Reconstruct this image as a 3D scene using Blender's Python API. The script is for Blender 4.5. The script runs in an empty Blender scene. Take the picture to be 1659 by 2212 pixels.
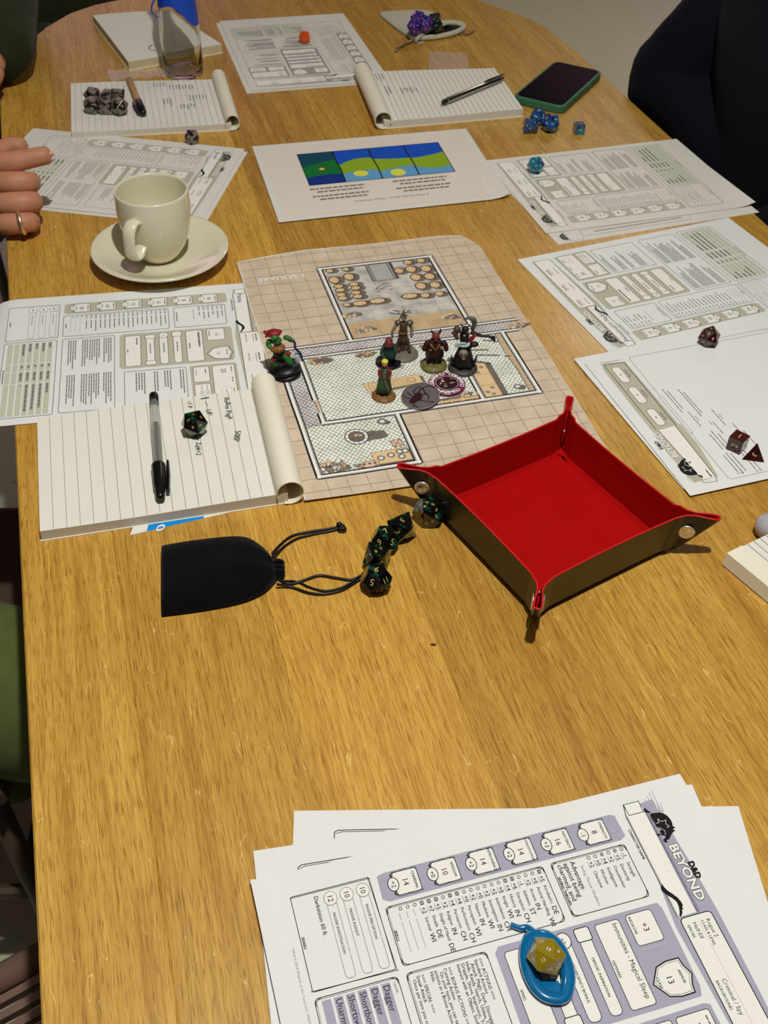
import bpy, bmesh, math, random
import numpy as np
from mathutils import Vector, Matrix, Euler
from math import sin, cos, pi, radians, sqrt, atan2
S = bpy.context.scene
TZ = 0.75                                   # height of the table top (m)
# ---------------------------------------------------------------- camera
W, H, FPX = 1659.0, 2212.0, 2291.15
PITCH, ROLL, CH = radians(43.158), radians(2.143), 0.6242
_f = np.array([0, cos(PITCH), -sin(PITCH)]); _r0 = np.array([1.0, 0, 0]); _u = np.cross(_r0, _f)
CR = cos(ROLL) * _r0 + sin(ROLL) * _u
CU = -sin(ROLL) * _r0 + cos(ROLL) * _u
CF = _f
CAM = np.array([0, 0, TZ + CH])
cd = bpy.data.cameras.new('camera'); cam = bpy.data.objects.new('camera', cd); S.collection.objects.link(cam)
M = Matrix(((CR[0], CU[0], -CF[0], 0), (CR[1], CU[1], -CF[1], 0), (CR[2], CU[2], -CF[2], TZ + CH), (0, 0, 0, 1)))
cam.matrix_world = M
cd.sensor_fit = 'HORIZONTAL'; cd.sensor_width = 36.0; cd.lens = 36.0 * FPX / W
cd.clip_start = 0.02; cd.clip_end = 60
cd.dof.use_dof = True; cd.dof.focus_distance = 0.74; cd.dof.aperture_fstop = 30.0
S.camera = cam
# ---------------------------------------------------------------- world, lights, exposure
wd = bpy.data.worlds.new('world'); S.world = wd; wd.use_nodes = True
wd.node_tree.nodes['Background'].inputs[0].default_value = (0.75, 0.68, 0.62, 1)
wd.node_tree.nodes['Background'].inputs[1].default_value = 0.02
def lamp(name, kind, loc, power, size, col, target=None):
    l = bpy.data.lights.new(name, kind); l.energy = power; l.color = col
    if kind == 'AREA': l.shape = 'DISK'; l.size = size
    else: l.shadow_soft_size = size
    o = bpy.data.objects.new(name, l); S.collection.objects.link(o); o.location = loc
    if target: o.rotation_euler = (Vector(target) - Vector(loc)).to_track_quat('-Z', 'Y').to_euler()
    return o
lamp('pendant_light', 'POINT', (0.12, 0.34, TZ + 1.55), 79, 0.022, (1.0, 0.985, 0.935))
lamp('floor_fill', 'AREA', (0.9, 3.6, 2.4), 16, 0.5, (1.0, 0.88, 0.72), (0.9, 4.0, 0))  # added fill that brightens the far floor, not a known lamp
for nm, x_, e_, c_ in (('sheen_spot_left', -2.7, 900, (1.0, 0.70, 0.92)), ('sheen_spot_right', 2.3, 450, (1.0, 0.72, 0.86))):  # added spots tinting the back wall for the mauve sheen on the table
    o_ = lamp(nm, 'SPOT', (x_, 5.0, 0.35), e_, 0.15, c_, (x_ + .15, 6.5, 1.55)); o_.data.spot_size = radians(88); o_.data.spot_blend = 0.5
lamp('side_light', 'AREA', (-1.6, 0.2, 2.4), 1.2, 0.8, (1.0, 0.93, 0.85), (-0.6, 0.7, 0.3))
S.view_settings.view_transform = 'Standard'; S.view_settings.look = 'None'
S.view_settings.gamma = 1.0; S.view_settings.use_curve_mapping = False
S.view_settings.exposure = 0.0

# ---------------------------------------------------------------- helpers
def P(u, v, z=0.0):
    """point of the table plane (z above the table top) seen at photo pixel u,v"""
    d = CF + CR * (u - W / 2) / FPX - CU * (v - H / 2) / FPX
    t = (z - CH) / d[2]
    p = CAM + t * d
    return Vector((p[0], p[1], TZ + z))
def D(u, v, depth):
    d = CF + CR * (u - W / 2) / FPX - CU * (v - H / 2) / FPX
    p = CAM + d * depth
    return Vector(p)
def depth_of(p): return float((np.array(p) - CAM) @ CF)
AX = np.array([-0.29515, 0.95545]); NX = np.array([0.95545, 0.29515]); A0 = np.array([-0.450, 1.101])
def TB(across, along, z=0.0):
    p = A0 + NX * across + AX * (along - 1.185)
    return Vector((p[0], p[1], TZ + z))
def lin(c):
    return tuple(((x / 255 / 12.92) if x / 255 <= 0.04045 else ((x / 255 + 0.055) / 1.055) ** 2.4) for x in c)
MATS = {}
def mat(name, rgb=(200, 200, 200), rough=0.6, metal=0.0, noise=0.06, nscale=60.0, bump=0.0, bscale=200.0, coat=0.0,
        trans=0.0, ior=1.45, sheen=0.0, alpha=1.0, spec=0.5, rgb2=None, thr=None, lo=None):
    if name in MATS: return MATS[name]
    m = bpy.data.materials.new(name); m.use_nodes = True; nt = m.node_tree; b = nt.nodes['Principled BSDF']
    c = lin(rgb); c2 = lin(rgb2) if rgb2 else tuple(x * (1 - noise * 2) for x in c)
    tc = nt.nodes.new('ShaderNodeTexCoord'); n = nt.nodes.new('ShaderNodeTexNoise'); n.inputs['Scale'].default_value = nscale
    n.inputs['Detail'].default_value = 4
    nt.links.new(tc.outputs['Object'], n.inputs['Vector'])
    r = nt.nodes.new('ShaderNodeValToRGB')
    lo_, hi_ = thr if thr else (0.3, 0.7)
    r.color_ramp.elements[0].position = lo_; r.color_ramp.elements[1].position = hi_
    r.color_ramp.elements[0].color = (*c2, 1); r.color_ramp.elements[1].color = (*c, 1)
    nt.links.new(n.outputs['Fac'], r.inputs['Fac']); nt.links.new(r.outputs['Color'], b.inputs['Base Color'])
    b.inputs['Roughness'].default_value = rough; b.inputs['Metallic'].default_value = metal
    b.inputs['Coat Weight'].default_value = coat; b.inputs['Transmission Weight'].default_value = trans
    b.inputs['IOR'].default_value = ior; b.inputs['Sheen Weight'].default_value = sheen
    b.inputs['Alpha'].default_value = alpha; b.inputs['Specular IOR Level'].default_value = spec
    if bump:
        n2 = nt.nodes.new('ShaderNodeTexNoise'); n2.inputs['Scale'].default_value = bscale; n2.inputs['Detail'].default_value = 3
        nt.links.new(tc.outputs['Object'], n2.inputs['Vector'])
        bp = nt.nodes.new('ShaderNodeBump'); bp.inputs['Strength'].default_value = bump; bp.inputs['Distance'].default_value = 0.002
        nt.links.new(n2.outputs['Fac'], bp.inputs['Height']); nt.links.new(bp.outputs['Normal'], b.inputs['Normal'])
    MATS[name] = m
    return m
def tag(o, label=None, cat=None, group=None, kind=None):
    if label: o['label'] = label
    if cat: o['category'] = cat
    if group: o['group'] = group
    if kind: o['kind'] = kind
    return o
def empty(name, loc, label, cat, group=None, rot=None):
    o = bpy.data.objects.new(name, None); S.collection.objects.link(o); o.location = loc
    o.empty_display_size = 0.02
    if rot: o.rotation_euler = rot
    return tag(o, label, cat, group)
def mk(name, V, F, mats, mi=None, parent=None, smooth=False, local=False, origin=None):
    """V in world coordinates unless local=True"""
    V = np.array(V, dtype=float).reshape(-1, 3)
    if not local:
        if parent is not None:
            pl = Vector(parent.location)
            if parent.parent is not None: pl = pl + parent.parent.location
            V = V - np.array(pl)
            loc = (0, 0, 0)
        else:
            loc = np.array(origin) if origin is not None else np.array([(V[:, 0].min() + V[:, 0].max()) / 2, (V[:, 1].min() + V[:, 1].max()) / 2, V[:, 2].min()])
            V = V - loc
    else: loc = (0, 0, 0)
    me = bpy.data.meshes.new(name); me.from_pydata(V.tolist(), [], F)
    if not isinstance(mats, (list, tuple)): mats = [mats]
    for m in mats: me.materials.append(m)
    if mi is not None: me.polygons.foreach_set('material_index', mi)
    if smooth: me.polygons.foreach_set('use_smooth', [True] * len(me.polygons))
    me.update()
    o = bpy.data.objects.new(name, me); S.collection.objects.link(o); o.location = loc
    if parent is not None: o.parent = parent
    return o
class MB:
    def __init__(s): s.V = []; s.F = []; s.I = []
    def add(s, V, F, i=0):
        b = len(s.V); s.V += [tuple(v) for v in V]; s.F += [[b + k for k in f] for f in F]; s.I += [i] * len(F); return s
    def build(s, name, mats, parent=None, smooth=False, local=False, origin=None):
        return mk(name, s.V, s.F, mats, s.I, parent, smooth, local, origin)
def prism(poly, z0, z1):
    n = len(poly); V = [(p[0], p[1], z0) for p in poly] + [(p[0], p[1], z1) for p in poly]
    return V, [list(range(n))[::-1], list(range(n, 2 * n))] + [[i, (i + 1) % n, n + (i + 1) % n, n + i] for i in range(n)]
def lathe(prof, seg=48, c=(0, 0, 0), cap=True):
    V = []; F = []
    for r, z in prof:
        for k in range(seg): a = 2 * pi * k / seg; V.append((c[0] + r * cos(a), c[1] + r * sin(a), c[2] + z))
    for j in range(len(prof) - 1):
        for k in range(seg):
            k2 = (k + 1) % seg; F.append([j * seg + k, j * seg + k2, (j + 1) * seg + k2, (j + 1) * seg + k])
    if cap: F.append(list(range(seg))[::-1]); F.append([(len(prof) - 1) * seg + k for k in range(seg)])
    return V, F
def tube(pts, rad, seg=8, closed=False, flat=1.0):
    pts = [Vector(p) for p in pts]; n = len(pts); V = []; F = []
    if not isinstance(rad, (list, tuple)): rad = [rad] * n
    up = Vector((0, 0, 1)); prev = None
    for i, p in enumerate(pts):
        a = pts[(i - 1) % n] if (closed or i > 0) else p; b = pts[(i + 1) % n] if (closed or i < n - 1) else p
        t = (b - a).normalized()
        if prev is None:
            s = t.cross(up)
            if s.length < 1e-3: s = t.cross(Vector((1, 0, 0)))
        else: s = prev - t * prev.dot(t)
        s.normalize(); prev = s; q = s.cross(t)
        for k in range(seg):
            an = 2 * pi * k / seg; v = p + (s * cos(an) + q * sin(an) * flat) * rad[i]; V.append(tuple(v))
    m = n if closed else n - 1
    for i in range(m):
        j = (i + 1) % n
        for k in range(seg): k2 = (k + 1) % seg; F.append([i * seg + k, i * seg + k2, j * seg + k2, j * seg + k])
    if not closed: F.append(list(range(seg))[::-1]); F.append([(n - 1) * seg + k for k in range(seg)])
    return V, F
def spline(pts, n=8):
    pts = [Vector(p) for p in pts]; out = []
    for i in range(len(pts) - 1):
        p0 = pts[max(i - 1, 0)]; p1 = pts[i]; p2 = pts[i + 1]; p3 = pts[min(i + 2, len(pts) - 1)]
        for k in range(n):
            t = k / n
            out.append(0.5 * ((2 * p1) + (p2 - p0) * t + (2 * p0 - 5 * p1 + 4 * p2 - p3) * t * t + (3 * p1 - p0 - 3 * p2 + p3) * t ** 3))
    out.append(pts[-1]); return out
def boxv(c, s, rz=0.0):
    V = []
    for z in (-1, 1):
        for x, y in ((-1, -1), (1, -1), (1, 1), (-1, 1)):
            X, Y = x * s[0] / 2, y * s[1] / 2
            V.append((c[0] + X * cos(rz) - Y * sin(rz), c[1] + X * sin(rz) + Y * cos(rz), c[2] + z * s[2] / 2))
    return V, [[0, 3, 2, 1], [4, 5, 6, 7], [0, 1, 5, 4], [1, 2, 6, 5], [2, 3, 7, 6], [3, 0, 4, 7]]
def ball(c, r, seg=12, rings=8, sc=(1, 1, 1)):
    V = [(c[0], c[1], c[2] - r * sc[2])]; F = []
    for j in range(1, rings):
        a = -pi / 2 + pi * j / rings
        for k in range(seg):
            b = 2 * pi * k / seg; V.append((c[0] + r * sc[0] * cos(a) * cos(b), c[1] + r * sc[1] * cos(a) * sin(b), c[2] + r * sc[2] * sin(a)))
    V.append((c[0], c[1], c[2] + r * sc[2])); top = len(V) - 1
    for k in range(seg):
        k2 = (k + 1) % seg; F.append([0, 1 + k2, 1 + k]); F.append([top, 1 + (rings - 2) * seg + k, 1 + (rings - 2) * seg + k2])
        for j in range(rings - 2):
            F.append([1 + j * seg + k, 1 + j * seg + k2, 1 + (j + 1) * seg + k2, 1 + (j + 1) * seg + k])
    return V, F
def skin(nodes, edges, sub=1):
    """grow a tapering surface on a skeleton; nodes = (x,y,z,r) ; returns V,F"""
    me = bpy.data.meshes.new('t'); me.from_pydata([n[:3] for n in nodes], edges, [])
    o = bpy.data.objects.new('t', me); S.collection.objects.link(o)
    md = o.modifiers.new('s', 'SKIN'); md.use_smooth_shade = True; md.branch_smoothing = 0.4
    if not me.skin_vertices:
        bm = bmesh.new(); bm.from_mesh(me); bm.verts.layers.skin.verify(); bm.to_mesh(me); bm.free()
    for i, sv in enumerate(me.skin_vertices[0].data):
        r = nodes[i][3]; sv.radius = r if isinstance(r, tuple) else (r, r)
        sv.use_root = (i == 0)
    if sub:
        m2 = o.modifiers.new('u', 'SUBSURF'); m2.levels = sub
    dg = bpy.context.evaluated_depsgraph_get(); dg.update()
    e = o.evaluated_get(dg); em = e.to_mesh()
    V = np.zeros(len(em.vertices) * 3); em.vertices.foreach_get('co', V); V = V.reshape(-1, 3)
    F = [list(p.vertices) for p in em.polygons]
    e.to_mesh_clear(); bpy.data.objects.remove(o); bpy.data.meshes.remove(me)
    return [tuple(v) for v in V], F
def bevel(o, w, seg=2, ang=35):
    md = o.modifiers.new('bevel', 'BEVEL'); md.width = w; md.segments = seg; md.limit_method = 'ANGLE'; md.angle_limit = radians(ang)
    return o
random.seed(4)

# ---------------------------------------------------------------- printing: flat ink geometry in page millimetres
GLY = {}
def glyph(ch):
    if ch in GLY: return GLY[ch]
    def ev(s):
        c = bpy.data.curves.new('g', 'FONT'); c.body = s; c.size = 1.0; c.resolution_u = 2
        o = bpy.data.objects.new('g', c); S.collection.objects.link(o)
        dg = bpy.context.evaluated_depsgraph_get(); dg.update()
        m = bpy.data.meshes.new_from_object(o.evaluated_get(dg))
        V = np.array([v.co[:2] for v in m.vertices]).reshape(-1, 2); F = [list(p.vertices) for p in m.polygons]
        bpy.data.objects.remove(o); bpy.data.curves.remove(c); bpy.data.meshes.remove(m)
        return V, F
    V, F = ev(ch) if ch.strip() else (np.zeros((0, 2)), [])
    a = ev('|' + ch + '|')[0][:, 0].max(); b = ev('||')[0][:, 0].max()
    GLY[ch] = (V, F, a - b)
    return GLY[ch]
def textwidth(s, sz): return sum(glyph(c)[2] for c in s) * sz
class Ink:
    """page coordinates: x right, y down (mm)"""
    def __init__(s, cols): s.cols = list(cols); s.V = []; s.F = []; s.I = []; s.L = []; s.n = 0
    def _add(s, pts, faces, c, L):
        b = len(s.V); s.V += [(float(p[0]), float(p[1])) for p in pts]; s.n += 1; s.L += [L + (s.n % 48) * .016] * len(pts)
        ci = s.cols.index(c)
        for f in faces: s.F.append([b + k for k in f]); s.I.append(ci)
    def poly(s, pts, c, L=1): s._add(pts, [list(range(len(pts)))], c, L)
    def rect(s, x0, y0, x1, y1, c, L=1): s.poly([(x0, y0), (x1, y0), (x1, y1), (x0, y1)], c, L)
    def line(s, pts, w, c, closed=False, L=3, step=9.0):
        n = len(pts); m = n if closed else n - 1
        for i in range(m):
            a = pts[i]; b = pts[(i + 1) % n]; dx, dy = b[0] - a[0], b[1] - a[1]; l = math.hypot(dx, dy)
            if l < 1e-6: continue
            ux, uy = dx / l, dy / l; px, py = -uy * w / 2, ux * w / 2
            e = w * 0.35 if (closed or 0 < i) else 0; e2 = w * 0.35 if (closed or i < m - 1) else 0
            k = max(1, int(l / step)); P_ = []
            for j in range(k + 1):
                t = -e + (l + e + e2) * j / k; P_ += [(a[0] + ux * t + px, a[1] + uy * t + py), (a[0] + ux * t - px, a[1] + uy * t - py)]
            s._add(P_, [[2 * j, 2 * j + 1, 2 * j + 3, 2 * j + 2] for j in range(k)], c, L)
    def rr(s, x0, y0, x1, y1, r=1.5, fill=None, stroke=None, w=0.35, L=2, seg=3):
        pts = []
        for cx, cy, a in ((x1 - r, y0 + r, -90), (x1 - r, y1 - r, 0), (x0 + r, y1 - r, 90), (x0 + r, y0 + r, 180)):
            for k in range(seg + 1): t = radians(a + 90 * k / seg); pts.append((cx + r * cos(t), cy + r * sin(t)))
        if fill: s.poly(pts, fill, L)
        if stroke: s.line(pts, w, stroke, True, L + 1)
        return pts
    def ell(s, x, y, rx, ry=None, fill=None, stroke=None, w=0.3, L=2, seg=16, rot=0, jit=0):
        ry = ry or rx; pts = []
        for k in range(seg):
            a = 2 * pi * k / seg; j = 1 + random.uniform(-jit, jit); X, Y = rx * j * cos(a), ry * j * sin(a)
            pts.append((x + X * cos(rot) - Y * sin(rot), y + X * sin(rot) + Y * cos(rot)))
        if fill: s.poly(pts, fill, L)
        if stroke: s.line(pts, w, stroke, True, L + 1)
    def text(s, t, x, y, sz, c, ang=0.0, align='l', sx=1.0, L=5, bold=0.0, sh=0.0, jit=0.0, halo=0.0):
        """baseline at x,y ; ang clockwise in page frame; sz = cap height*1.43"""
        w = textwidth(t, sz) * sx; off = 0 if align == 'l' else (-w / 2 if align == 'c' else -w)
        ca, sa = cos(ang), sin(ang); cur = off
        for ch in t:
            V, F, adv = glyph(ch)
            if len(V):
                j = random.uniform(-jit, jit)
                of = [(0, 0), (bold * sz, 0)] if bold else [(0, 0)]
                if halo: of = [(b_ + halo * cos(q), halo * sin(q)) for q in np.arange(8) * pi / 4 for b_, _ in of]
                for b, b2 in of:
                    X = (V[:, 0] + sh * V[:, 1]) * sz * sx + cur + b; Y = -V[:, 1] * sz + j * sz + b2
                    s._add(np.stack([x + X * ca - Y * sa, y + X * sa + Y * ca], 1), F, c, L)
            cur += adv * sz * sx
    def scrib(s, x, y, w, h, c, gap=0.6, lo=2.0, hi=7.0, L=4, vert=False):
        """a line of illegible small print: word-length strokes"""
        t = 0.0
        while t < w - 0.8:
            l = min(random.uniform(lo, hi), w - t)
            if vert: s.rect(x, y + t, x + h, y + t + l, c, L)
            else: s.rect(x + t, y, x + t + l, y + h, c, L)
            t += l + gap
    def para(s, x, y, w, n, dy, h, c, ragged=0.35, **k):
        for i in range(n): s.scrib(x, y + i * dy, w * (1 - random.random() * ragged), h, c, **k)
    def emit(s, name, fn, z0, parent, hf=None, dz=0.00003):
        if not s.V: return None
        V = np.array(s.V); L = np.array(s.L); W_ = np.array([fn(x, y) for x, y in V])
        z = np.full(len(V), TZ + z0) + L * dz
        if hf is not None: z = z + .00012 + np.array([hf(x, y) for x, y in V])
        return mk(name, np.stack([W_[:, 0], W_[:, 1], z], 1), s.F, [MATS[c] for c in s.cols], s.I, parent)
def ink(name, rgb): mat(name, rgb, rough=0.75, noise=0.02, nscale=300, spec=0.2)
for nm, c in dict(black=(28, 26, 30), dark=(70, 68, 70), grey=(120, 118, 116), lgrey=(165, 162, 158), lav=(172, 167, 186), sage=(190, 187, 166),
                  green=(198, 202, 180), white=(240, 238, 230), vlgrey=(200, 198, 195), violet=(96, 90, 140), gold=(236, 200, 90), brown=(120, 84, 52),
                  tan=(226, 196, 150), sand=(206, 178, 140), blueink=(60, 60, 110), shade=(140, 130, 120), paleink=(230, 218, 205),
                  tmblue=(20, 80, 190), navy=(16, 48, 130), teal=(10, 70, 90), dgreen=(14, 110, 50), lime=(140, 172, 40), lblue=(100, 160, 205), yell=(225, 222, 80),
                  rust=(150, 90, 60), rosy=(222, 190, 165), handoutink=(122, 108, 98), cyanink=(20, 140, 220), redink=(190, 40, 40), gridink=(150, 132, 112),
                  plum=(122, 30, 88), spider=(52, 20, 26), coingrey=(104, 98, 100), stonegrey=(150, 150, 140)).items(): ink(nm, c)
PAPER = mat('paper', (232, 232, 230), rough=0.7, noise=0.015, nscale=30, spec=0.25, bump=0.04, bscale=900)
PAPER2 = mat('paper_far', (226, 222, 214), rough=0.7, noise=0.02, nscale=20, spec=0.25)
CREAM = mat('cream_cardboard', (240, 234, 212), rough=0.6, noise=0.02, nscale=30, spec=0.3)
LINED = mat('notepad_paper', (232, 230, 218), rough=0.7, noise=0.015, nscale=30, spec=0.2)
PADEDGE = mat('paper_block_edge', (214, 210, 198), rough=0.9, noise=0.06, nscale=1200, spec=0.1)

# ================================================================ SETTING
FLOOR = mat('terrazzo', (200, 204, 178), rough=0.35, rgb2=(158, 160, 140), nscale=70, thr=(0.28, 0.36), spec=0.4)
WALLM = mat('wall_paint', (126, 108, 116), rough=0.8, noise=0.02, nscale=4)
def struct(name, V, F, m):
    o = mk(name, V, F, m); o['kind'] = 'structure'; return o
struct('floor', *boxv((0, 2.0, -0.025), (8, 9, 0.05)), FLOOR)
struct('ceiling', *boxv((0, 2.0, 2.725), (8, 9, 0.05)), mat('ceiling_paint', (112, 108, 102), 0.85))
struct('wall_back', *boxv((0, 6.55, 1.35), (8, 0.1, 2.7)), WALLM)
struct('wall_front', *boxv((0, -2.55, 1.35), (8, 0.1, 2.7)), WALLM)
struct('wall_left', *boxv((-4.05, 2.0, 1.35), (0.1, 9, 2.7)), WALLM)
struct('wall_right', *boxv((4.05, 2.0, 1.35), (0.1, 9, 2.7)), WALLM)
struct('baseboard_back', *boxv((0, 6.49, 0.05), (8, 0.02, 0.1)), mat('white_trim', (220, 218, 210), 0.5))
# unseen dark doorway, added so the table's sheen stays dark in the middle
dr = mk('added_door_1', *boxv((0.02, 6.47, 1.05), (1.7, 0.06, 2.1)), mat('added_door_dark', (46, 28, 18), 0.5, noise=0.2, nscale=8)); dr['kind'] = 'structure'
mk('added_door_handle', *tube([(0.5, 6.43, 1.02), (0.5, 6.39, 1.02), (0.38, 6.39, 1.02)], 0.011), mat('steel', (190, 188, 184), 0.25, 1.0), parent=dr)

# ================================================================ TABLE
def wood():
    m = bpy.data.materials.new('oak'); m.use_nodes = True; nt = m.node_tree; b = nt.nodes['Principled BSDF']; N = nt.nodes.new; Lk = nt.links.new
    tc = N('ShaderNodeTexCoord'); oi = N('ShaderNodeObjectInfo')
    def mapn(scale, rot=0.0, src=None):
        q = N('ShaderNodeMapping'); q.inputs['Scale'].default_value = scale; q.inputs['Rotation'].default_value = (0, 0, rot)
        Lk(src or tc.outputs['Object'], q.inputs['Vector']); return q.outputs['Vector']
    off = N('ShaderNodeVectorMath'); off.operation = 'MULTIPLY_ADD'
    cmb = N('ShaderNodeCombineXYZ'); Lk(oi.outputs['Random'], cmb.inputs[0]); Lk(oi.outputs['Random'], cmb.inputs[1]); Lk(oi.outputs['Random'], cmb.inputs[2])
    Lk(cmb.outputs[0], off.inputs[0]); off.inputs[1].default_value = (7.3, 11.1, 3.7); Lk(tc.outputs['Object'], off.inputs[2])
    # slow warp so that the grain leans and waves
    wn = N('ShaderNodeTexNoise'); wn.inputs['Scale'].default_value = 1.0; wn.inputs['Detail'].default_value = 2; Lk(mapn((9, 5, 1), 0, off.outputs[0]), wn.inputs['Vector'])
    wv = N('ShaderNodeVectorMath'); wv.operation = 'MULTIPLY_ADD'; Lk(wn.outputs['Color'], wv.inputs[0]); wv.inputs[1].default_value = (0.010, 0.0, 0); Lk(off.outputs[0], wv.inputs[2])
    def noise(scale, detail, rough=0.55, src=None):
        n = N('ShaderNodeTexNoise'); n.inputs['Scale'].default_value = 1.0; n.inputs['Detail'].default_value = detail; n.inputs['Roughness'].default_value = rough
        Lk(mapn(scale, 0, src or wv.outputs[0]), n.inputs['Vector']); return n.outputs['Fac']
    def ramp(fac, p0, c0, p1, c1):
        r = N('ShaderNodeValToRGB'); r.color_ramp.elements[0].position = p0; r.color_ramp.elements[1].position = p1
        r.color_ramp.elements[0].color = (*c0, 1); r.color_ramp.elements[1].color = (*c1, 1); Lk(fac, r.inputs['Fac']); return r.outputs['Color']
    def mix(a, b_, fac, mode='MIX'):
        x = N('ShaderNodeMix'); x.data_type = 'RGBA'; x.blend_type = mode
        if isinstance(fac, float): x.inputs['Factor'].default_value = fac
        else: Lk(fac, x.inputs['Factor'])
        Lk(a, x.inputs['A']); Lk(b_, x.inputs['B']); return x.outputs['Result']
    base = ramp(noise((60, 3.5, 10), 6, 0.62), 0.25, lin((190, 142, 54)), 0.75, lin((224, 180, 84)))
    c = mix(base, oi.outputs['Color'], 1.0, 'MULTIPLY')
    strk = ramp(noise((420, 7, 10), 3, 0.6), 0.36, (0.74, 0.66, 0.50), 0.52, (1, 1, 1))
    c = mix(c, strk, 0.55, 'MULTIPLY')
    fine = ramp(noise((420, 16, 30), 4, 0.65), 0.28, (0.70, 0.62, 0.46), 0.58, (1, 1, 1))
    c = mix(c, fine, 0.8, 'MULTIPLY')
    pore = ramp(noise((2100, 62, 60), 2, 0.5), 0.36, (0.46, 0.33, 0.16), 0.45, (1, 1, 1))
    c = mix(c, pore, 0.8, 'MULTIPLY')
    fr = N('ShaderNodeValToRGB'); fe = fr.color_ramp.elements; fe[0].position = .492; fe[0].color = (0, 0, 0, 1); fe[1].position = .508; fe[1].color = (0, 0, 0, 1)
    fm = fe.new(.5); fm.color = (0.38, 0.34, 0.18, 1); Lk(noise((150, 26, 10), 1, 0.4), fr.inputs['Fac'])
    msk = ramp(noise((60, 26, 10), 2, 0.5), 0.52, (0, 0, 0), 0.61, (1, 1, 1)); fleck = mix(fr.outputs['Color'], msk, 1.0, 'MULTIPLY')
    c = mix(c, fleck, 0.8, 'ADD')
    Lk(c, b.inputs['Base Color']); b.inputs['Roughness'].default_value = 0.42; b.inputs['Coat Weight'].default_value = 0.3; b.inputs['Coat Roughness'].default_value = 0.2
    b.inputs['Specular IOR Level'].default_value = 0.4
    bp = N('ShaderNodeBump'); bp.inputs['Strength'].default_value = 0.25; bp.inputs['Distance'].default_value = 0.0006
    Lk(noise((420, 18, 60), 3, 0.6), bp.inputs['Height']); Lk(bp.outputs['Normal'], b.inputs['Normal'])
    MATS['oak'] = m; return m
OAK = wood()
table = empty('dining_table', TB(0, 0, -TZ), 'large oak dining table with rounded end carrying all the papers and dice', 'table')
table.rotation_euler = (0, 0, -atan2(0.29515, 0.95545) * -1)
EXs = [0, .0008, .003, .010, .032, .078, .12, .163, .217, .33, .45]; EYs = [1.56, 1.62, 1.69, 1.745, 1.802, 1.885, 1.945, 1.980, 2.003, 2.020, 2.024]
def yend(x):
    x = min(x, 0.9 - x); return float(np.interp(x, EXs, EYs))
seams = [0, .075, .185, .301, .42, .535, .66, .79, .9]
for i in range(len(seams) - 1):
    x0, x1 = seams[i] + (0.00003 if i else 0), seams[i + 1] - (0.00003 if i < 7 else 0)
    xs = sorted(set([x0, x1] + [x for x in np.linspace(x0, x1, 12)] + [x for x in EXs + [0.9 - q for q in EXs] if x0 < x < x1]))
    pts = [(x, yend(x)) for x in xs] + [(x, 1.8 - yend(x)) for x in reversed(xs)]
    V, F = prism(pts[::-1], TZ - 0.026, TZ)
    o = mk('stave', V, F, OAK, parent=table, local=True)
    if i in (0, 7): bevel(o, 0.0014, 1, 60)
    t_ = (1.0, .95, 1.07, .86, .98, .90, .97, .92)[i]; o.color = (t_, t_ * (.99 if t_ > .9 else .965), t_ * (.98 if t_ > .9 else .93), 1)
rail = mat('oak_leg', (168, 122, 66), 0.5, noise=0.12, nscale=20)
for (x, y) in ((.16, .1), (.74, .1), (.16, 1.7), (.74, 1.7)):
    V, F = lathe([(0.018, 0.0), (0.022, 0.1), (0.032, 0.60), (0.034, 0.722)], 20, (x, y, 0)); mk('leg', V, F, rail, parent=table, smooth=False, local=True)
for (a_, b_, c_) in (((.45, .1, .69), (.56, .03, .06), 0), ((.45, 1.7, .69), (.56, .03, .06), 0), ((.16, .9, .69), (.03, 1.58, .06), 0), ((.74, .9, .69), (.03, 1.58, .06), 0)):
    mk('apron_rail', *boxv(a_, b_), rail, parent=table, local=True)
k = TB(.298, .485, 0.00012); mk('knot', *prism([(k.x + .0022 * cos(a) * (1 + .3 * sin(3 * a)), k.y + .0014 * sin(a)) for a in np.linspace(0, 2 * pi, 12)[:-1]], TZ, TZ + .0002), mat('wood_knot', (78, 34, 22), 0.6))
bpy.data.objects['knot'].parent = table
bpy.data.objects['knot'].matrix_parent_inverse = Matrix.LocRotScale(table.location, table.rotation_euler, None).inverted()

# ================================================================ SHEETS
def simfn(o, c, s):
    """page mm -> world xy"""
    return lambda x, y: (o[0] + (x * c + y * s) / 1000, o[1] + (x * s - y * c) / 1000)
def sheet(name, label, fn, w=210, h=297, z=0.0004, hf=None, m=None, cat='paper', group=None, crn=None, nx=12, ny=16, th=0.00025):
    hf = hf or (lambda x, y: 0.0)
    V = []; F = []
    for t in (0, 1):
        for j in range(ny + 1):
            for i in range(nx + 1):
                x, y = w * i / nx, h * j / ny; X, Y = fn(x, y); V.append((X, Y, TZ + z + hf(x, y) - (0 if t == 0 else th)))
    n = (nx + 1) * (ny + 1); q = lambda i, j: j * (nx + 1) + i
    for j in range(ny):
        for i in range(nx):
            F.append([q(i, j), q(i, j + 1), q(i + 1, j + 1), q(i + 1, j)]); F.append([n + k_ for k_ in (q(i, j), q(i + 1, j), q(i + 1, j + 1), q(i, j + 1))])
    rim = [q(i, 0) for i in range(nx + 1)] + [q(nx, j) for j in range(1, ny + 1)] + [q(i, ny) for i in range(nx - 1, -1, -1)] + [q(0, j) for j in range(ny - 1, 0, -1)]
    for a, b in zip(rim, rim[1:] + rim[:1]): F.append([a, b, n + b, n + a])
    o = mk(name, V, F, m or PAPER, smooth=False)
    return tag(o, label, cat, group)
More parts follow.
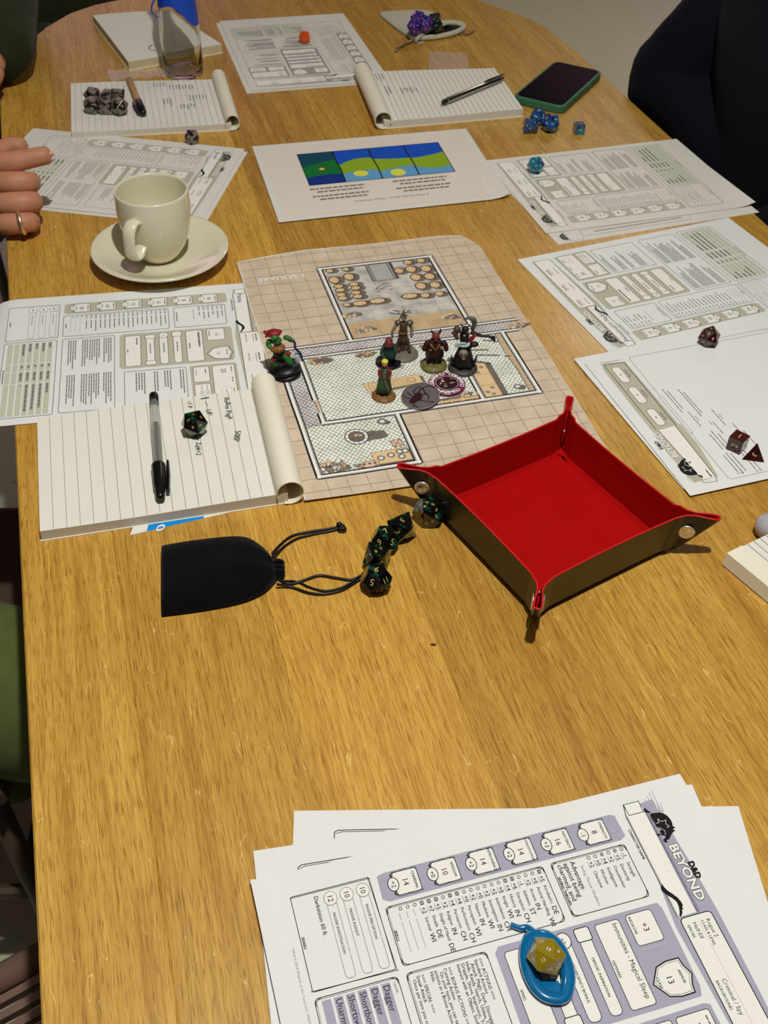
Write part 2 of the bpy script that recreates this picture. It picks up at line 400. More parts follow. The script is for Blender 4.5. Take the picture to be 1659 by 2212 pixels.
def fnpts(o_px, b_px, L=0.297):
    """page(0,0) at o_px and page(0,297) at b_px"""
    o = np.array(P(*o_px)[:2]); e = np.array(P(*b_px)[:2]) - o; sc = np.linalg.norm(e) / L; e = e / np.linalg.norm(e)
    # ey = (s,-c) ; ex=(c,s)
    return simfn(o, -e[1] * sc, e[0] * sc)

SK = ['Acrobatics', 'Animal Handling', 'Arcana', 'Athletics', 'Deception', 'History', 'Insight', 'Intimidation', 'Investigation', 'Medicine', 'Nature', 'Perception',
      'Performance', 'Persuasion', 'Religion', 'Sleight of Hand', 'Stealth', 'Survival']
SB = ['DE', 'WI', 'IN', 'ST', 'CH', 'IN', 'WI', 'CH', 'IN', 'WI', 'IN', 'WI', 'CH', 'CH', 'IN', 'DE', 'DE', 'WI']
SV = ['+5', '+0', '+2', '-1', '+6', '+4', '+0', '+2', '+2', '+0', '+2', '+0', '+4', '+4', '+2', '+5', '+7', '+2']
SP = [1, 0, 0, 0, 1, 1, 0, 0, 0, 0, 0, 0, 1, 1, 0, 1, 1, 1]
AB = ['STRENGTH', 'DEXTERITY', 'CONSTITUTION', 'INTELLIGENCE', 'WISDOM', 'CHARISMA']
DH = [(22.6, 34.1), (23.0, 30.9), (23.5, 27.5), (24.8, 25.2), (27.2, 23.6), (29.9, 22.9), (32.5, 22.9), (34.8, 23.8), (36.0, 22.6), (37.2, 25.1), (37.9, 23.4), (39.5, 26.7), (41.1, 28.5), (42.7, 30.3), (43.0, 32.6), (44.8, 32.2), (44.1, 34.3), (42.0, 34.4), (41.5, 33.0), (40.6, 31.7), (39.2, 32.2), (39.4, 33.9), (37.5, 33.8), (35.9, 33.7), (35.3, 32.2), (33.6, 33.0), (32.3, 34.4), (30.1, 34.1), (27.6, 34.5), (25.0, 34.6)]
def dragon(k, x, y, s, c):
    """black dragon head emblem: crest, snout, claws; (x, y) = where its top left corner goes"""
    def p(pts): return [(x + (a - 18.0) * s, y + (b - 22.6) * s) for a, b in pts]
    k.poly(p(DH), c, 6)
    k.poly(p([(18.1, 36.3), (18.1, 34.8), (19.5, 35.2), (19.4, 33.9), (20.7, 34.6), (21, 33.0), (22.2, 34.0), (21.3, 35.8), (20.1, 36.9)]), c, 6); k.poly(p([(36.7, 37.0), (37.5, 36.2), (37.5, 34.6), (38.3, 34.2), (39.2, 36.3)]), c, 6)
    k.line(p([(30.3, 33.3), (30.2, 31.4), (27.5, 30.9), (29.9, 29.5), (29.7, 26.1), (32.2, 27.4), (34.4, 26.0), (34.8, 28.2)]), .32 * s, 'white', L=8); k.line(p([(33.6, 32.6), (36.5, 30.4), (39.2, 31.2)]), .3 * s, 'white', L=8)
    for i in range(4): k.poly(p([(13.5 + i * .6, 30.5 - i * 2.5), (22.8 + i * .4, 31.6 - i * 2.0), (22.8 + i * .4, 30.6 - i * 2.0)]), 'lav' if (c == 'black' and s > 1 and s < 1.01) else 'lgrey', 2)
def charsheet(cols_fill, ab, mods, hi=False, line='dark', txt='grey', dy=0.0, name=None, extras=True):
    k = Ink(['black', 'dark', 'grey', 'lgrey', 'vlgrey', 'lav', 'sage', 'green', 'white', 'violet', 'blueink'])
    f = cols_fill; w = .42 if hi else .5; tk = 'black' if hi else txt
    Y = lambda y: y + dy
    def box(x0, y0, x1, y1, r=2.0, fill=None, dbl=False, L=2, ww=None):
        k.rr(x0, Y(y0), x1, Y(y1), r, fill, line, ww or w, L)
        if dbl and hi:
            for cx_, cy_ in ((x0, y0), (x1, y0), (x0, y1), (x1, y1)):
                dx_ = 1 if cx_ == x0 else -1; dy_ = 1 if cy_ == y0 else -1
                k.line([(cx_ - .1 * dx_, Y(cy_ + 5 * dy_)), (cx_ + .7 * dx_, Y(cy_ + 2.2 * dy_)), (cx_ + 2.6 * dx_, Y(cy_ + .2 * dy_)), (cx_ + 7 * dx_, Y(cy_ - .1 * dy_))], .3, line); k.line([(cx_ + .3 * dx_, Y(cy_ + 3.4 * dy_)), (cx_ + 1.5 * dx_, Y(cy_ + .6 * dy_)), (cx_ + 4.4 * dx_, Y(cy_ + .5 * dy_))], .25, line)
            k.line([(x0 + .9, Y(y0) + r), (x0 + .9, Y(y1) - r)], .2, line); k.line([(x0 + r, Y(y1) - .9), (x1 - r, Y(y1) - .9)], .2, line)
    # header
    k.poly([(13, Y(28)), (60, Y(25)), (95, Y(24)), (150, Y(25)), (200, Y(27)), (197, Y(33)), (190, Y(50)), (97, Y(54)), (60, Y(50)), (30, Y(40)), (14, Y(38))], f, 1)
    for i in range(5): k.line([(6 + i * 2, Y(25 + i * 2.5)), (40, Y(27 + i))], .4, f, L=2)
    k.poly([(16.5, Y(37)), (92, Y(37.5)), (92, Y(50)), (16, Y(50))], 'white', 2)
    k.poly([(12, Y(48)), (12, Y(37.2)), (19.5, Y(37.6)), (20.5, Y(48))], 'white', 2); k.line([(20, Y(37.8)), (12, Y(37.2)), (12, Y(48.4)), (20.2, Y(48.0)), (20.2, Y(36.2)), (92.5, Y(36.2))], .45 if hi else .55, line); k.line([(12, Y(48.4)), (21, Y(50.4)), (92, Y(50.2))], .5, line); k.line([(21, Y(49.6)), (92, Y(49.4))], .25, line); k.line([(20.2, Y(35.2)), (92.5, Y(35.0))], .25, line)
    k.rr(93.3, Y(28.5), 198, Y(49.5), 2.5, 'white', line, .6, 3)
    dragon(k, 18.0, Y(22.6), 1.005, 'black' if hi else 'dark')
    k.poly([(x, Y(y)) for x, y in ((69.6, 49.3), (72.0, 49.0), (74.6, 48.0), (77.4, 46.0), (80.6, 44.1), (83.5, 43.3), (85.8, 43.2), (87.0, 44.4), (88.5, 43.9), (87.9, 45.0), (90.3, 45.9), (92.3, 48.0), (91.4, 48.6), (89.2, 47.3), (85.8, 46.1), (82.7, 46.0), (80.1, 47.4), (77.2, 49.7), (74.4, 51.4), (72.1, 51.4))], 'black', 6)
    k.text('BEYOND', 46.6, Y(33.0), 8.4, 'black' if hi else 'grey', sx=1.17, L=5, halo=.62); k.text('BEYOND', 46.6, Y(33.0), 8.4, 'white', sx=1.17, L=7, halo=.30)
    k.text('D&D', 60.5, Y(26.6), 5.6, 'black', L=6, halo=.3)
    k.text('CHARACTER NAME', 29.5, Y(53.4), 2.5, tk, bold=.03)
    if hi:
        k.text('Rogue 2', 97.5, Y(34), 3.6, 'black'); k.text('CLASS & LEVEL', 97.5, Y(37.4), 2.5, 'black', bold=.03); k.text('Half-Elf', 97.5, Y(43), 3.6, 'black'); k.text('SPECIES', 98, Y(47), 2.5, 'black', bold=.03)
        k.text('Criminal / Spy', 133, Y(43.0), 3.8, 'black'); k.text('BACKGROUND', 133, Y(47), 2.5, 'black', bold=.03); k.line([(96, Y(38.6)), (196, Y(38.6))], .2, 'lgrey')
    else:
        for x in (97, 130, 165):
            k.scrib(x, Y(33), 12, 1.5, txt); k.scrib(x, Y(36.2), 14, .9, 'lgrey'); k.scrib(x, Y(43), 13, 1.2, 'lgrey')
    # abilities
    k.poly([(17.5, Y(57.5)), (33, Y(57)), (35, Y(61)), (35.2, Y(217)), (33, Y(221)), (17.5, Y(220.5)), (16.2, Y(216)), (16.2, Y(61))], f, 1)
    for i in range(6):
        y = 75 + 25.7 * i
        k.rr(17.6, Y(y - 8.3), 33, Y(y + 8.3), 1.6, 'white', line, .5 if hi else .6, 2)
        if hi:
            for sx_ in (17.1, 33.6): k.line([(sx_, Y(y - 7)), (sx_ + .5, Y(y - 3)), (sx_ - .3, Y(y)), (sx_ + .4, Y(y + 3)), (sx_, Y(y + 8))], .25, line)
        k.ell(25.2, Y(y + 8.4), 4.6, 3.4, 'white', line, .5, 4)
        if hi:
            for sx_ in (19.4, 31.2):
                for q_ in range(3): k.line([(sx_ - 1.4, Y(y + 7.4 + q_ * .5)), (sx_ - .3, Y(y + 9.2 - q_ * .4)), (sx_ + .7, Y(y + 8.0 + q_ * .5)), (sx_ + 1.6, Y(y + 9.0))], .25, line, L=5)
            for cy_ in (-8.3,):
                for sx_ in (17.6, 33): k.line([(sx_ - .8, Y(y + cy_ + .6)), (sx_ + .3, Y(y + cy_ - .5)), (sx_ + .9, Y(y + cy_ + .8))], .3, line, L=5)
        for sgn in (-1, 1): k.line([(25.2 + sgn * 4.4, Y(y + 8)), (25.2 + sgn * 7.6, Y(y + 7)), (25.2 + sgn * 6, Y(y + 9.4))], .5, line)
        if hi: k.text(AB[i], 25.3, Y(y - 4.6), 2.45 if i != 2 else 2.2, 'black', align='c', L=5, bold=.04)
        else: k.scrib(20.5, Y(y - 6.6), 10, 1.1, txt)
        k.text(ab[i], 25.3, Y(y + 2.2), 5.2 if hi else 6, 'black' if hi else 'dark', align='c', bold=0 if hi else .03); k.text(mods[i], 25.2, Y(y + 9.8), 4.2 if hi else 3.4, tk, align='c', L=8)
    # saving throws
    box(38.2, 60.3, 74.8, 112, 2, dbl=True)
    SVN = ['Strength', 'Dexterity', 'Constitution', 'Intelligence', 'Wisdom', 'Charisma']; SVV = ['-1', '+5', '+2', '+4', '+0', '+2']
    for i in range(6):
        y = 63.6 + 4.6 * i
        k.ell(41, Y(y), 1.1, None, None, tk, .3 if hi else .4, 3, 8)
        if hi:
            if i in (1, 3): k.ell(41, Y(y), .5, None, 'black', None, L=4, seg=6)
            k.text(SVV[i], 43.6, Y(y + 1.2), 3.8, 'black'); k.line([(43.4, Y(y + 1.8)), (48, Y(y + 1.8))], .18, 'black'); k.text(SVN[i], 50.3, Y(y + 1), 3.0, 'dark')
        else: k.scrib(43.5, Y(y - .6), 3.4, 1.1, txt); k.scrib(50, Y(y - .5), 10 + 4 * sin(i * 2.2), 1.0, txt)
    if hi:
        k.text('Saving Throw Modifiers', 44.6, Y(94), 2.9, 'lgrey')
        for i, t in enumerate(['Advantage', 'against being', 'charmed, and']): k.text(t, 40.4, Y(99.6 + i * 4.3), 4.6, 'black')
        k.text('SAVING THROWS', 48, Y(111), 2.4, 'black', bold=.05)
    else: k.scrib(44, Y(92), 20, .7, 'lgrey'); k.scrib(47, Y(108.8), 18, 1.1, txt)
    # skills
    box(38.4, 117.4, 75.6, 221, 2, dbl=True)
    for i in range(21):
        y = 120.8 + 4.57 * i
        if i < 18 and SP[i]: k.rr(40.4, Y(y - .95), 42.4, Y(y + .95), .2, None, tk, .4, 3, 1); k.line([(40.4, Y(y)), (42.4, Y(y))], .4, tk)
        else: k.ell(41.4, Y(y), 1.0, None, None, tk, .3 if hi else .4, 3, 8)
        if i < 18:
            if hi:
                k.text(SV[i], 44.2, Y(y + 1.3), 3.8, 'black'); k.line([(44, Y(y + 1.9)), (48.6, Y(y + 1.9))], .18, 'black'); k.text(SK[i], 50.6, Y(y + 1), 2.9, 'dark')
                k.text(SB[i], 50.9 + textwidth(SK[i], 2.9) + 1.2, Y(y + 1.5), 4.4, 'black')
            else: k.scrib(44, Y(y - .6), 3.4, 1.1, txt); k.scrib(50, Y(y - .5), 9 + len(SK[i]) * .7, 1.0, txt)
        else: k.line([(44, Y(y + 1.6)), (48.4, Y(y + 1.6))], .22, txt); k.line([(50, Y(y + 1.6)), (69, Y(y + 1.6))], .22, txt)
    if hi: k.text('SKILLS', 57, Y(220), 2.4, 'black', align='c', bold=.05)
    else: k.scrib(54, Y(217.8), 7, 1.1, txt)
    # senses
    k.rr(16.5, Y(225.5), 76.2, Y(275.5), .6, None, line, w, 2, 1)
    if hi: k.line([(16, Y(226.2)), (77, Y(224.9))], .3, line); k.line([(77, Y(224)), (75.6, Y(276.5))], .3, line); k.line([(17.4, Y(225)), (17.2, Y(276))], .3, line)
    SN = ['PASSIVE PERCEPTION', 'PASSIVE INSIGHT', 'PASSIVE INVESTIGATION']
    for i in range(3):
        y = 231.2 + 10.3 * i
        k.rr(25, Y(y - 3.0), 74, Y(y + 3.0), 2.4, None, 'lgrey', .4, 2); k.ell(23.6, Y(y), 4.6, 4.2, 'white', 'lgrey', .45, 4, 10)
        if hi: k.text(['10', '10', '12'][i], 23.6, Y(y + 1.7), 4.8, 'black', align='c', L=8); k.text(SN[i], 33, Y(y + 1), 2.4, 'dark')
        else: k.scrib(21.8, Y(y - .7), 3.6, 1.2, txt, L=8); k.scrib(33, Y(y - .4), 18, .9, 'lgrey')
    if hi:
        k.text('Darkvision 60 ft.', 19.8, Y(261.6), 3.9, 'black'); k.text('SENSES', 46.6, Y(274.6), 2.4, 'black', align='c', bold=.05)
        k.text('TM & © 2018 Wizards of the Coast LLC. ©2018 D&D Beyond', 48, Y(281.8), 2.3, 'lgrey')
    else: k.scrib(43, Y(272), 8, 1.1, txt)
    # combat block
    k.poly([(80, Y(58)), (84, Y(56.5)), (133, Y(57)), (138.6, Y(59)), (138.6, Y(164)), (135, Y(166.5)), (83, Y(166)), (79.6, Y(163))], f, 1)
    k.rr(82.4, Y(64), 102.2, Y(81.4), 2, 'white', line, w, 2); k.text('+3', 92.2, Y(73.8), 5.4, tk, align='c')
    sh = [(125.2, 58.3), (131, 61), (135.6, 61.6), (135.8, 70), (134, 77), (125.2, 83.2), (116.4, 77), (114.6, 70), (114.8, 61.6), (119.4, 61)]
    k.poly([(x, Y(y)) for x, y in sh], 'white', 2); k.line([(x, Y(y)) for x, y in sh], .8, line, True); k.line([(125.2 + (x - 125.2) * .88, Y(71 + (y - 71) * .88)) for x, y in sh], .25, line, True)
    k.text('13', 125.2, Y(74.2), 5.4, tk, align='c')
    k.rr(83, Y(86), 135.6, Y(102), 2, 'white', line, w, 2)
    k.rr(88, Y(107), 135.6, Y(114.6), 3, 'white', line, w, 2); k.rr(82.2, Y(106), 90.6, Y(115.6), 1.0, 'white', line, .55, 4, 1)
    k.rr(87, Y(120), 135.6, Y(128), 3.2, 'white', line, w, 2); k.ell(87, Y(123.8), 5.0, 4.6, 'white', line, .5, 4); k.text('+2', 87, Y(125.4), 3.8, tk, align='c', L=8)
    k.rr(89, Y(133), 130, Y(140.6), .5, 'white', line, w, 2, 1); k.rr(84.6, Y(131.8), 90.8, Y(141.8), 1, 'white', line, .55, 4, 1); k.rr(129, Y(131.8), 135.6, Y(141.8), 1, 'white', line, .55, 4, 1)
    k.rr(84, Y(146), 135.6, Y(161), 2, 'white', line, w, 2)
    if hi:
        k.text('INITIATIVE', 83.6, Y(79.9), 2.4, 'black', bold=.04); k.text('ARMOR', 125.2, Y(65.6), 2.4, 'black', align='c', bold=.04); k.text('CLASS', 125.2, Y(80.2), 2.4, 'black', align='c', bold=.04)
        k.text('Immunities - Magical Sleep', 84.8, Y(91), 4.4, 'black'); k.text('DEFENSES', 105.8, Y(100.8), 2.4, 'black', bold=.04); k.text('HEROIC INSPIRATION', 101, Y(111.8), 2.4, 'black', bold=.04)
        k.text('PROFICIENCY BONUS', 101, Y(124.8), 2.4, 'black', bold=.04); k.text('ABILITY SAVE DC', 99, Y(137.8), 2.4, 'black', bold=.04); k.text('30 ft. (Walking)', 87, Y(151.4), 4, 'black'); k.text('SPEED', 107, Y(159.8), 2.4, 'black', bold=.04)
        k.line([(104.5, Y(64)), (104.5, Y(81))], .35, 'vlgrey', L=3)
    else:
        k.scrib(86, Y(78.6), 10, 1.0, txt); k.scrib(120, Y(63.5), 9, 1, txt); k.scrib(86, Y(88.6), 26, 1.9, txt, lo=6, hi=14); k.scrib(104, Y(98.4), 10, 1.2, txt)
        for y in (110.4, 123.4, 136.4): k.scrib(100, Y(y), 17, 1.1, txt)
        k.scrib(88, Y(149), 12, 1.3, txt); k.scrib(107, Y(158), 6, 1.1, txt)
    # hit points group
    k.poly([(144, Y(56.5)), (199, Y(56)), (200.5, Y(100)), (143, Y(101)), (142.6, Y(60))], f, 1)
    k.rr(145.8, Y(59), 198, Y(80), 1.6, 'white', line, w, 2); k.rr(145.8, Y(83), 170, Y(98), 1.6, 'white', line, w, 2); k.rr(173.6, Y(83), 198, Y(98), 1.6, 'white', line, w, 2)
    k.text('20', 155, Y(72), 7, 'dark', align='c'); k.scrib(149, Y(61.6), 10, 1, txt); k.scrib(166, Y(61.6), 8, 1, txt); k.scrib(184, Y(61.6), 8, 1, txt); k.ell(187, Y(69), 6, 5, None, 'lgrey', .3); k.line([(185, Y(69)), (189, Y(69))], .5, 'dark')
    k.scrib(150, Y(86), 7, 1.2, txt); k.scrib(150, Y(95), 9, .9, 'lgrey')
    for j in range(2):
        for i in range(3): k.ell(186 + i * 3.4, Y(86.5 + j * 5), 1.5, None, None, txt, .4, 3, 8)
        k.scrib(176, Y(86 + j * 5), 8, .8, 'lgrey')
    # proficiencies, actions, weapons
    box(143.8, 104.5, 198.5, 162, 1, dbl=True)
    box(80.3, 171, 199, 220.8, 2.4, dbl=True)
    box(80.3, 226, 200, 275.7, 2.4, dbl=True)
    if hi:
        T1 = ['=== ACTIONS ===', 'Standard Actions', '  Attack, Magic, Dash, Disengage, Dodge,', 'Hide, Ready, Search, Utilize, Opportunity', 'Grapple, Shove, Improvise, Two-Weapon', 'Interact with an Object, Study, Influence', '', '=== BONUS ACTIONS ===', 'Cunning Action', '  On your turn, you can take one', 'actions as a Bonus Actions: Dash,', 'Hide.', '', '=== SPECIAL ===', 'Sneak Attack', '  Once per turn you can']
        for i, t in enumerate(T1): k.text(t, 83.2, Y(176.8 + 2.75 * i), 3.0, 'black')
        k.text('NAME', 83, Y(229.4), 2.4, 'lgrey')
        for i in range(6):
            y = 231.2 + 7.05 * i; k.rect(82.4, Y(y), 118, Y(y + 5.4), 'lav', 2); k.rect(119.4, Y(y), 131, Y(y + 5.4), 'lav', 2); k.rect(132.4, Y(y), 150, Y(y + 5.4), 'lav', 2); k.rect(151.4, Y(y), 197.6, Y(y + 5.4), 'lav', 2)
            if i < 5: k.text(['Dagger', 'Dagger', 'Shortbow', 'Shortsword', 'Unarmed Strike'][i], 83.4, Y(y + 4.4), 5.4, 'black')
    else:
        for i, (x, n) in enumerate(((147, 2), (147, 3), (147, 2), (147, 4))): k.para(x, Y(107 + 12 * i), 34 if i % 2 else 44, n, 2.5, 1.1, txt)
        for cx in (83.5, 141.5):
            for i, n in enumerate((4, 5, 3, 4)): k.para(cx, Y(174 + i * 11.2), 50, n, 2.15, 1.0, txt, .45)
        for i in range(7):
            y = 230 + 6.2 * i
            for a_, b_ in ((82.6, 116), (117.4, 128.6), (130, 148), (149.4, 197.6)): k.rect(a_, Y(y), b_, Y(y + 4.9), 'green' if cols_fill != 'lav' else 'lav', 2)
            if i < 5: k.scrib(84, Y(y + 1.3), [9, 14, 9, 14, 20][i], 2.0, 'grey', lo=4, hi=9); k.scrib(120, Y(y + 1.4), 4, 1.8, 'grey'); k.scrib(131.5, Y(y + 1.4), 13, 2, 'grey', lo=5, hi=9); k.scrib(151, Y(y + 1.4), [14, 36, 38, 40, 0][i] + .9, 2, 'grey', lo=4, hi=8)
        k.scrib(125, Y(273), 22, 1, txt)
        if name:
            k.text(name[0], name[1], Y(name[2]), name[3], name[4], sh=.15, jit=.08, L=8)
    return k

# ---- near stack, lavender print (three sheets fanned)
fB = fnpts((1467, 1675.7), (541.7, 1909.8)); fB2 = fnpts((1493.6, 1696.6), (547.4, 1840.6)); fB3 = fnpts((1594.8, 1742), (635.5, 1752))
sB3 = sheet('character_sheet', 'bottom sheet of the near stack, its blank corner out at right', fB3, z=.0004, group=None)
sB2 = sheet('character_sheet', 'middle sheet of the near stack, only a strip and one box corner showing', fB2, z=.0014)
hB = lambda x, y: .003 * max(0, (y - 284) / 13) ** 2
sB = sheet('character_sheet', 'top sheet of the near stack with lavender boxes, under the blue ring and yellow die', fB, z=.0026, hf=hB, nx=24, ny=34)
charsheet('lav', ['8', '16', '14', '14', '10', '14'], ['-1', '+3', '+2', '+2', '+0', '+2'], hi=True, line='black').emit('printing', fB, .0026, sB, hB)
for fn, so, z in ((fB2, sB2, .0014), (fB3, sB3, .0004)):
    k = Ink(['black', 'lgrey', 'dark']); 
    k.line([(197, 120), (197, 268), (194, 272), (150, 272)] if False else [(14.0, 205), (14.6, 268), (16, 270.4), (40, 270.4)], .55, 'black'); k.line([(15.2, 212), (15.8, 266), (17, 269.4)], .4, 'black')
    k.emit('printing', fn, z, so)
# ---- left sheet beside the saucer (L1)
fL1 = simfn((-.1271, 1.0345), .217, -1.0222)
hL1 = lambda x, y: -.010 * max(0, (y - 270) / 27) ** 2 * (1 if x < 100 else .6) + .0005
sL1 = sheet('character_sheet', 'printed sheet under the big lined notepad, hanging over the left table edge', fL1, z=.0006, hf=lambda x, y: max(hL1(x, y), 0 if y < 272 else -.02), nx=12, ny=44)
kL1 = charsheet('sage', ['16', '8', '15', '12', '14', '10'], ['+3', '-1', '+2', '+1', '+2', '+0'], line='dark', txt='grey', name=('Pahale', 20, 46, 7, 'violet'))
kL1.text('Drage', 168, 33, 7, 'violet', jit=.08); kL1.emit('printing', fL1, .0006, sL1, lambda x, y: max(hL1(x, y), 0 if y < 272 else -.02))
# ---- sheet by the ringed hand (L2), two sheets
fL2 = simfn((-.2048, 1.3659), -.1335, -.9921); fL2b = simfn((-.2000, 1.3590), -.1335, -.9921)
s_ = sheet('character_sheet', 'lower sheet of the pair under the ringed hand, showing only as a thin edge', fL2b, z=.0003, m=PAPER2)
sL2 = sheet('character_sheet', 'upper sheet of the pair under the ringed hand, behind the coffee cup', fL2, z=.0012, m=PAPER2)
charsheet('sage', ['12', '16', '13', '15', '8', '10'], ['+1', '+3', '+1', '+2', '-1', '+0'], line='grey', txt='lgrey', dy=-12, name=('Elandril', 18, 46, 7, 'violet')).emit('printing', fL2, .0012, sL2)
# ---- far sheet under the orange die (F)
fF = simfn((-.0154, 1.6231), -.9711, -.2913); fFb = simfn((-.0204, 1.6150), -.9711, -.2913)
s_ = sheet('character_sheet', 'lower sheet of the far pair, corner peeking out below the orange die sheet', fFb, z=.0003, m=PAPER2)
sF = sheet('character_sheet', 'upper sheet of the far pair carrying the orange die', fF, z=.0012, m=PAPER2)
charsheet('lgrey', ['8', '14', '12', '10', '16', '13'], ['-1', '+2', '+1', '+0', '+3', '+1'], line='grey', txt='grey', dy=-14).emit('printing', fF, .0012, sF)
# ---- upper right sheets (R1)
fR1 = fnpts((1179, 506), (1629.5, 446)); fR1b = fnpts((1206, 529), (1640, 459))
s_ = sheet('character_sheet', 'lower sheet of the right pair by the navy sleeve', fR1b, z=.0003, m=PAPER2)
k = Ink(['black', 'dark', 'grey', 'lgrey', 'vlgrey', 'sage', 'white']); dragon(k, 4, 10, .8, 'dark'); k.rr(10, 42, 24, 200, 2, None, 'grey', .5); k.scrib(16, 60, 130, 3, 'lgrey', vert=True); k.line([(3, 22), (3, 38), (8, 38)], .5, 'grey')
k.emit('printing', fR1b, .0003, s_)
hR = lambda x, y: .005 * max(0, (y - 268) / 29) ** 2 * max(0, 1 - x / 120)
sR1 = sheet('character_sheet', 'upper sheet of the right pair by the navy sleeve, under the teal die', fR1, z=.0012, m=PAPER2, hf=hR, ny=30)
charsheet('sage', ['10', '14', '14', '12', '15', '11'], ['+0', '+2', '+2', '+1', '+2', '+0'], line='grey', txt='lgrey', dy=-14).emit('printing', fR1, .0012, sR1, hR)
# ---- right middle sheet (R2)
fR2 = simfn((.2301, .9102), -.4115, .9098)
sR2 = sheet('character_sheet', 'printed sheet with purple handwriting, right of the battle map, behind the dark red die', fR2, z=.0006)
charsheet('sage', ['15', '9', '13', '10', '12', '14'], ['+2', '-1', '+1', '+0', '+1', '+2'], line='dark', txt='grey', dy=-14, name=('Phistahnahin Naiborth', 20, 46.5, 7.5, 'violet')).emit('printing', fR2, .0006, sR2)
# ---- right near sheets (R3)
fR3 = simfn((.2691, .6983), -.3329 * 1.02, .922 * 1.02)
fR3b = lambda x, y: (lambda p: (p[0] - .004, p[1] + .010))(simfn((.2691, .6983), -.36 * 1.02, .911 * 1.02)(x, y))
s_ = sheet('character_sheet', 'lower sheet of the near right pair, edge showing above the spell sheet', fR3b, z=.0016)
k = Ink(['dark', 'grey', 'lgrey']); k.line([(196.5, 60), (196.5, 150), (199, 154)], .5, 'grey'); k.line([(199, 158), (196.5, 162), (196.5, 280)], .5, 'grey'); k.line([(194.5, 60), (194.5, 280)], .4, 'lgrey'); k.emit('printing', fR3b, .0016, s_)
sR3 = sheet('character_sheet', 'nearly blank sheet with three oval boxes, under the dark red cube die', fR3, z=.0028)
k = Ink(['black', 'dark', 'grey', 'lgrey', 'vlgrey', 'sage', 'white'])
k.poly([(90, 12), (195, 13), (203, 18), (200, 41), (93, 42)], 'sage', 1); k.poly([(14, 12), (60, 10), (95, 13), (93, 44), (60, 44), (16, 38)], 'sage', 1)
k.line([(206, 16), (204, 20), (204, 38)], .6, 'dark'); k.line([(92, 16.8), (200, 17.2), (203, 14)], .7, 'dark'); k.line([(91.5, 38.5), (199, 39.5), (200, 17)], .8, 'dark', L=3)
for cx in (182, 147, 110): k.rr(cx - 15 if cx > 115 else cx - 14, 21.5, cx + 12, 30.8, 4, 'white', 'dark', .5, 3); k.scrib(cx - 3, 25.5, 3, 1.2, 'grey', L=6); k.scrib(cx - 8, 33, 14, 1.2, 'grey'); k.scrib(cx - 6, 35.6, 10, 1.0, 'lgrey')
k.poly([(16, 21.5), (90, 18.5), (92, 37), (16, 35)], 'white', 3); k.line([(12, 20), (16, 21.5), (90, 18.5)], .5, 'dark', L=4); k.line([(16, 35.4), (50, 36.5), (91, 37.5)], .6, 'dark', L=4); k.line([(12, 20), (10, 33), (16, 36)], .5, 'dark'); k.scrib(17, 31, 10, 1.4, 'dark', L=6)
k.text('BEYOND', 50, 17.4, 8.4, 'grey', sx=1.12, L=5, halo=.62); k.text('BEYOND', 50, 17.4, 8.4, 'white', sx=1.12, L=7, halo=.30); k.text('D&D', 64, 9.6, 5.6, 'black', L=6, bold=.1)
dragon(k, 18, 8.6, 1.1, 'black')
k.line([(205.5, 50), (203, 47.8), (150, 47), (12, 45.5), (9, 48)], .45, 'grey'); k.line([(9, 48), (9, 280)], .45, 'grey'); k.line([(205.5, 50), (205.5, 280)], .45, 'grey')
k.rr(77.5, 45.3, 137, 48.2, .5, 'white', 'dark', .4, 4, 1)
for (x, y, w_) in ((128, 54, 40), (128, 57.5, 30), (120, 69, 45), (120, 72, 36), (96, 60, 24), (96, 63, 8), (86, 72, 6), (78, 75, 18), (92, 84, 26), (92, 87, 8), (74, 92, 12), (60, 62, 24), (60, 66, 30), (60, 70, 20), (28, 58, 24), (28, 62, 30), (28, 66, 26), (28, 76, 26), (28, 80, 30), (55, 96, 24)): k.scrib(x - w_ / 2, y, w_, .9, 'grey' if w_ > 10 else 'lgrey')
for y in (58, 62, 76, 80): k.ell(12 + (y % 4), y, 1.2, None, None, 'grey', .35, 3, 8)
k.emit('printing', fR3, .0028, sR3)

# ---------------------------------------------------------------- colour handout (upside down for the viewer)
cm = [np.array(P(*q)[:2]) for q in ((544.6, 319.7), (1006.5, 281), (1102, 430), (602.5, 484))]
def quadfn(c, w, h): return lambda x, y: tuple((1 - y / h) * ((1 - x / w) * c[0] + x / w * c[1]) + y / h * ((1 - x / w) * c[3] + x / w * c[2]))
fM = quadfn(cm, 297, 210)
hM = lambda x, y: .0012 + .006 * max(0, (x - 272) / 25) ** 2 * max(0, (y - 120) / 90) 
sM = sheet('picture_handout', 'landscape sheet with four coloured scene panels, in the middle of the table', fM, 297, 210, z=.001, hf=hM, m=PAPER2, nx=24, ny=14)
k = Ink(['tmblue', 'navy', 'teal', 'dgreen', 'lime', 'lblue', 'yell', 'dark', 'black', 'handoutink', 'rosy', 'paleink', 'tan', 'rust'])
def frect(x0, y0, x1, y1, c, L): k.poly([(x0 + (x1 - x0) * i / 12, y0) for i in range(13)] + [(x1 - (x1 - x0) * i / 12, y1) for i in range(13)], c, L)
for i in range(12): frect(9 + 23.2 * i, 10, 9 + 23.2 * (i + 1), 201, 'paleink', 1)
pic = [(54, 36), (247, 36), (247, 126), (54, 126)]
def wave(x0, x1, ya, yb, am, ph): return [(x0 + (x1 - x0) * i / 10, ya + (yb - ya) * i / 10 + am * sin(i / 10 * 3 + ph)) for i in range(11)]
xs = [54, 101, 150, 199, 247]
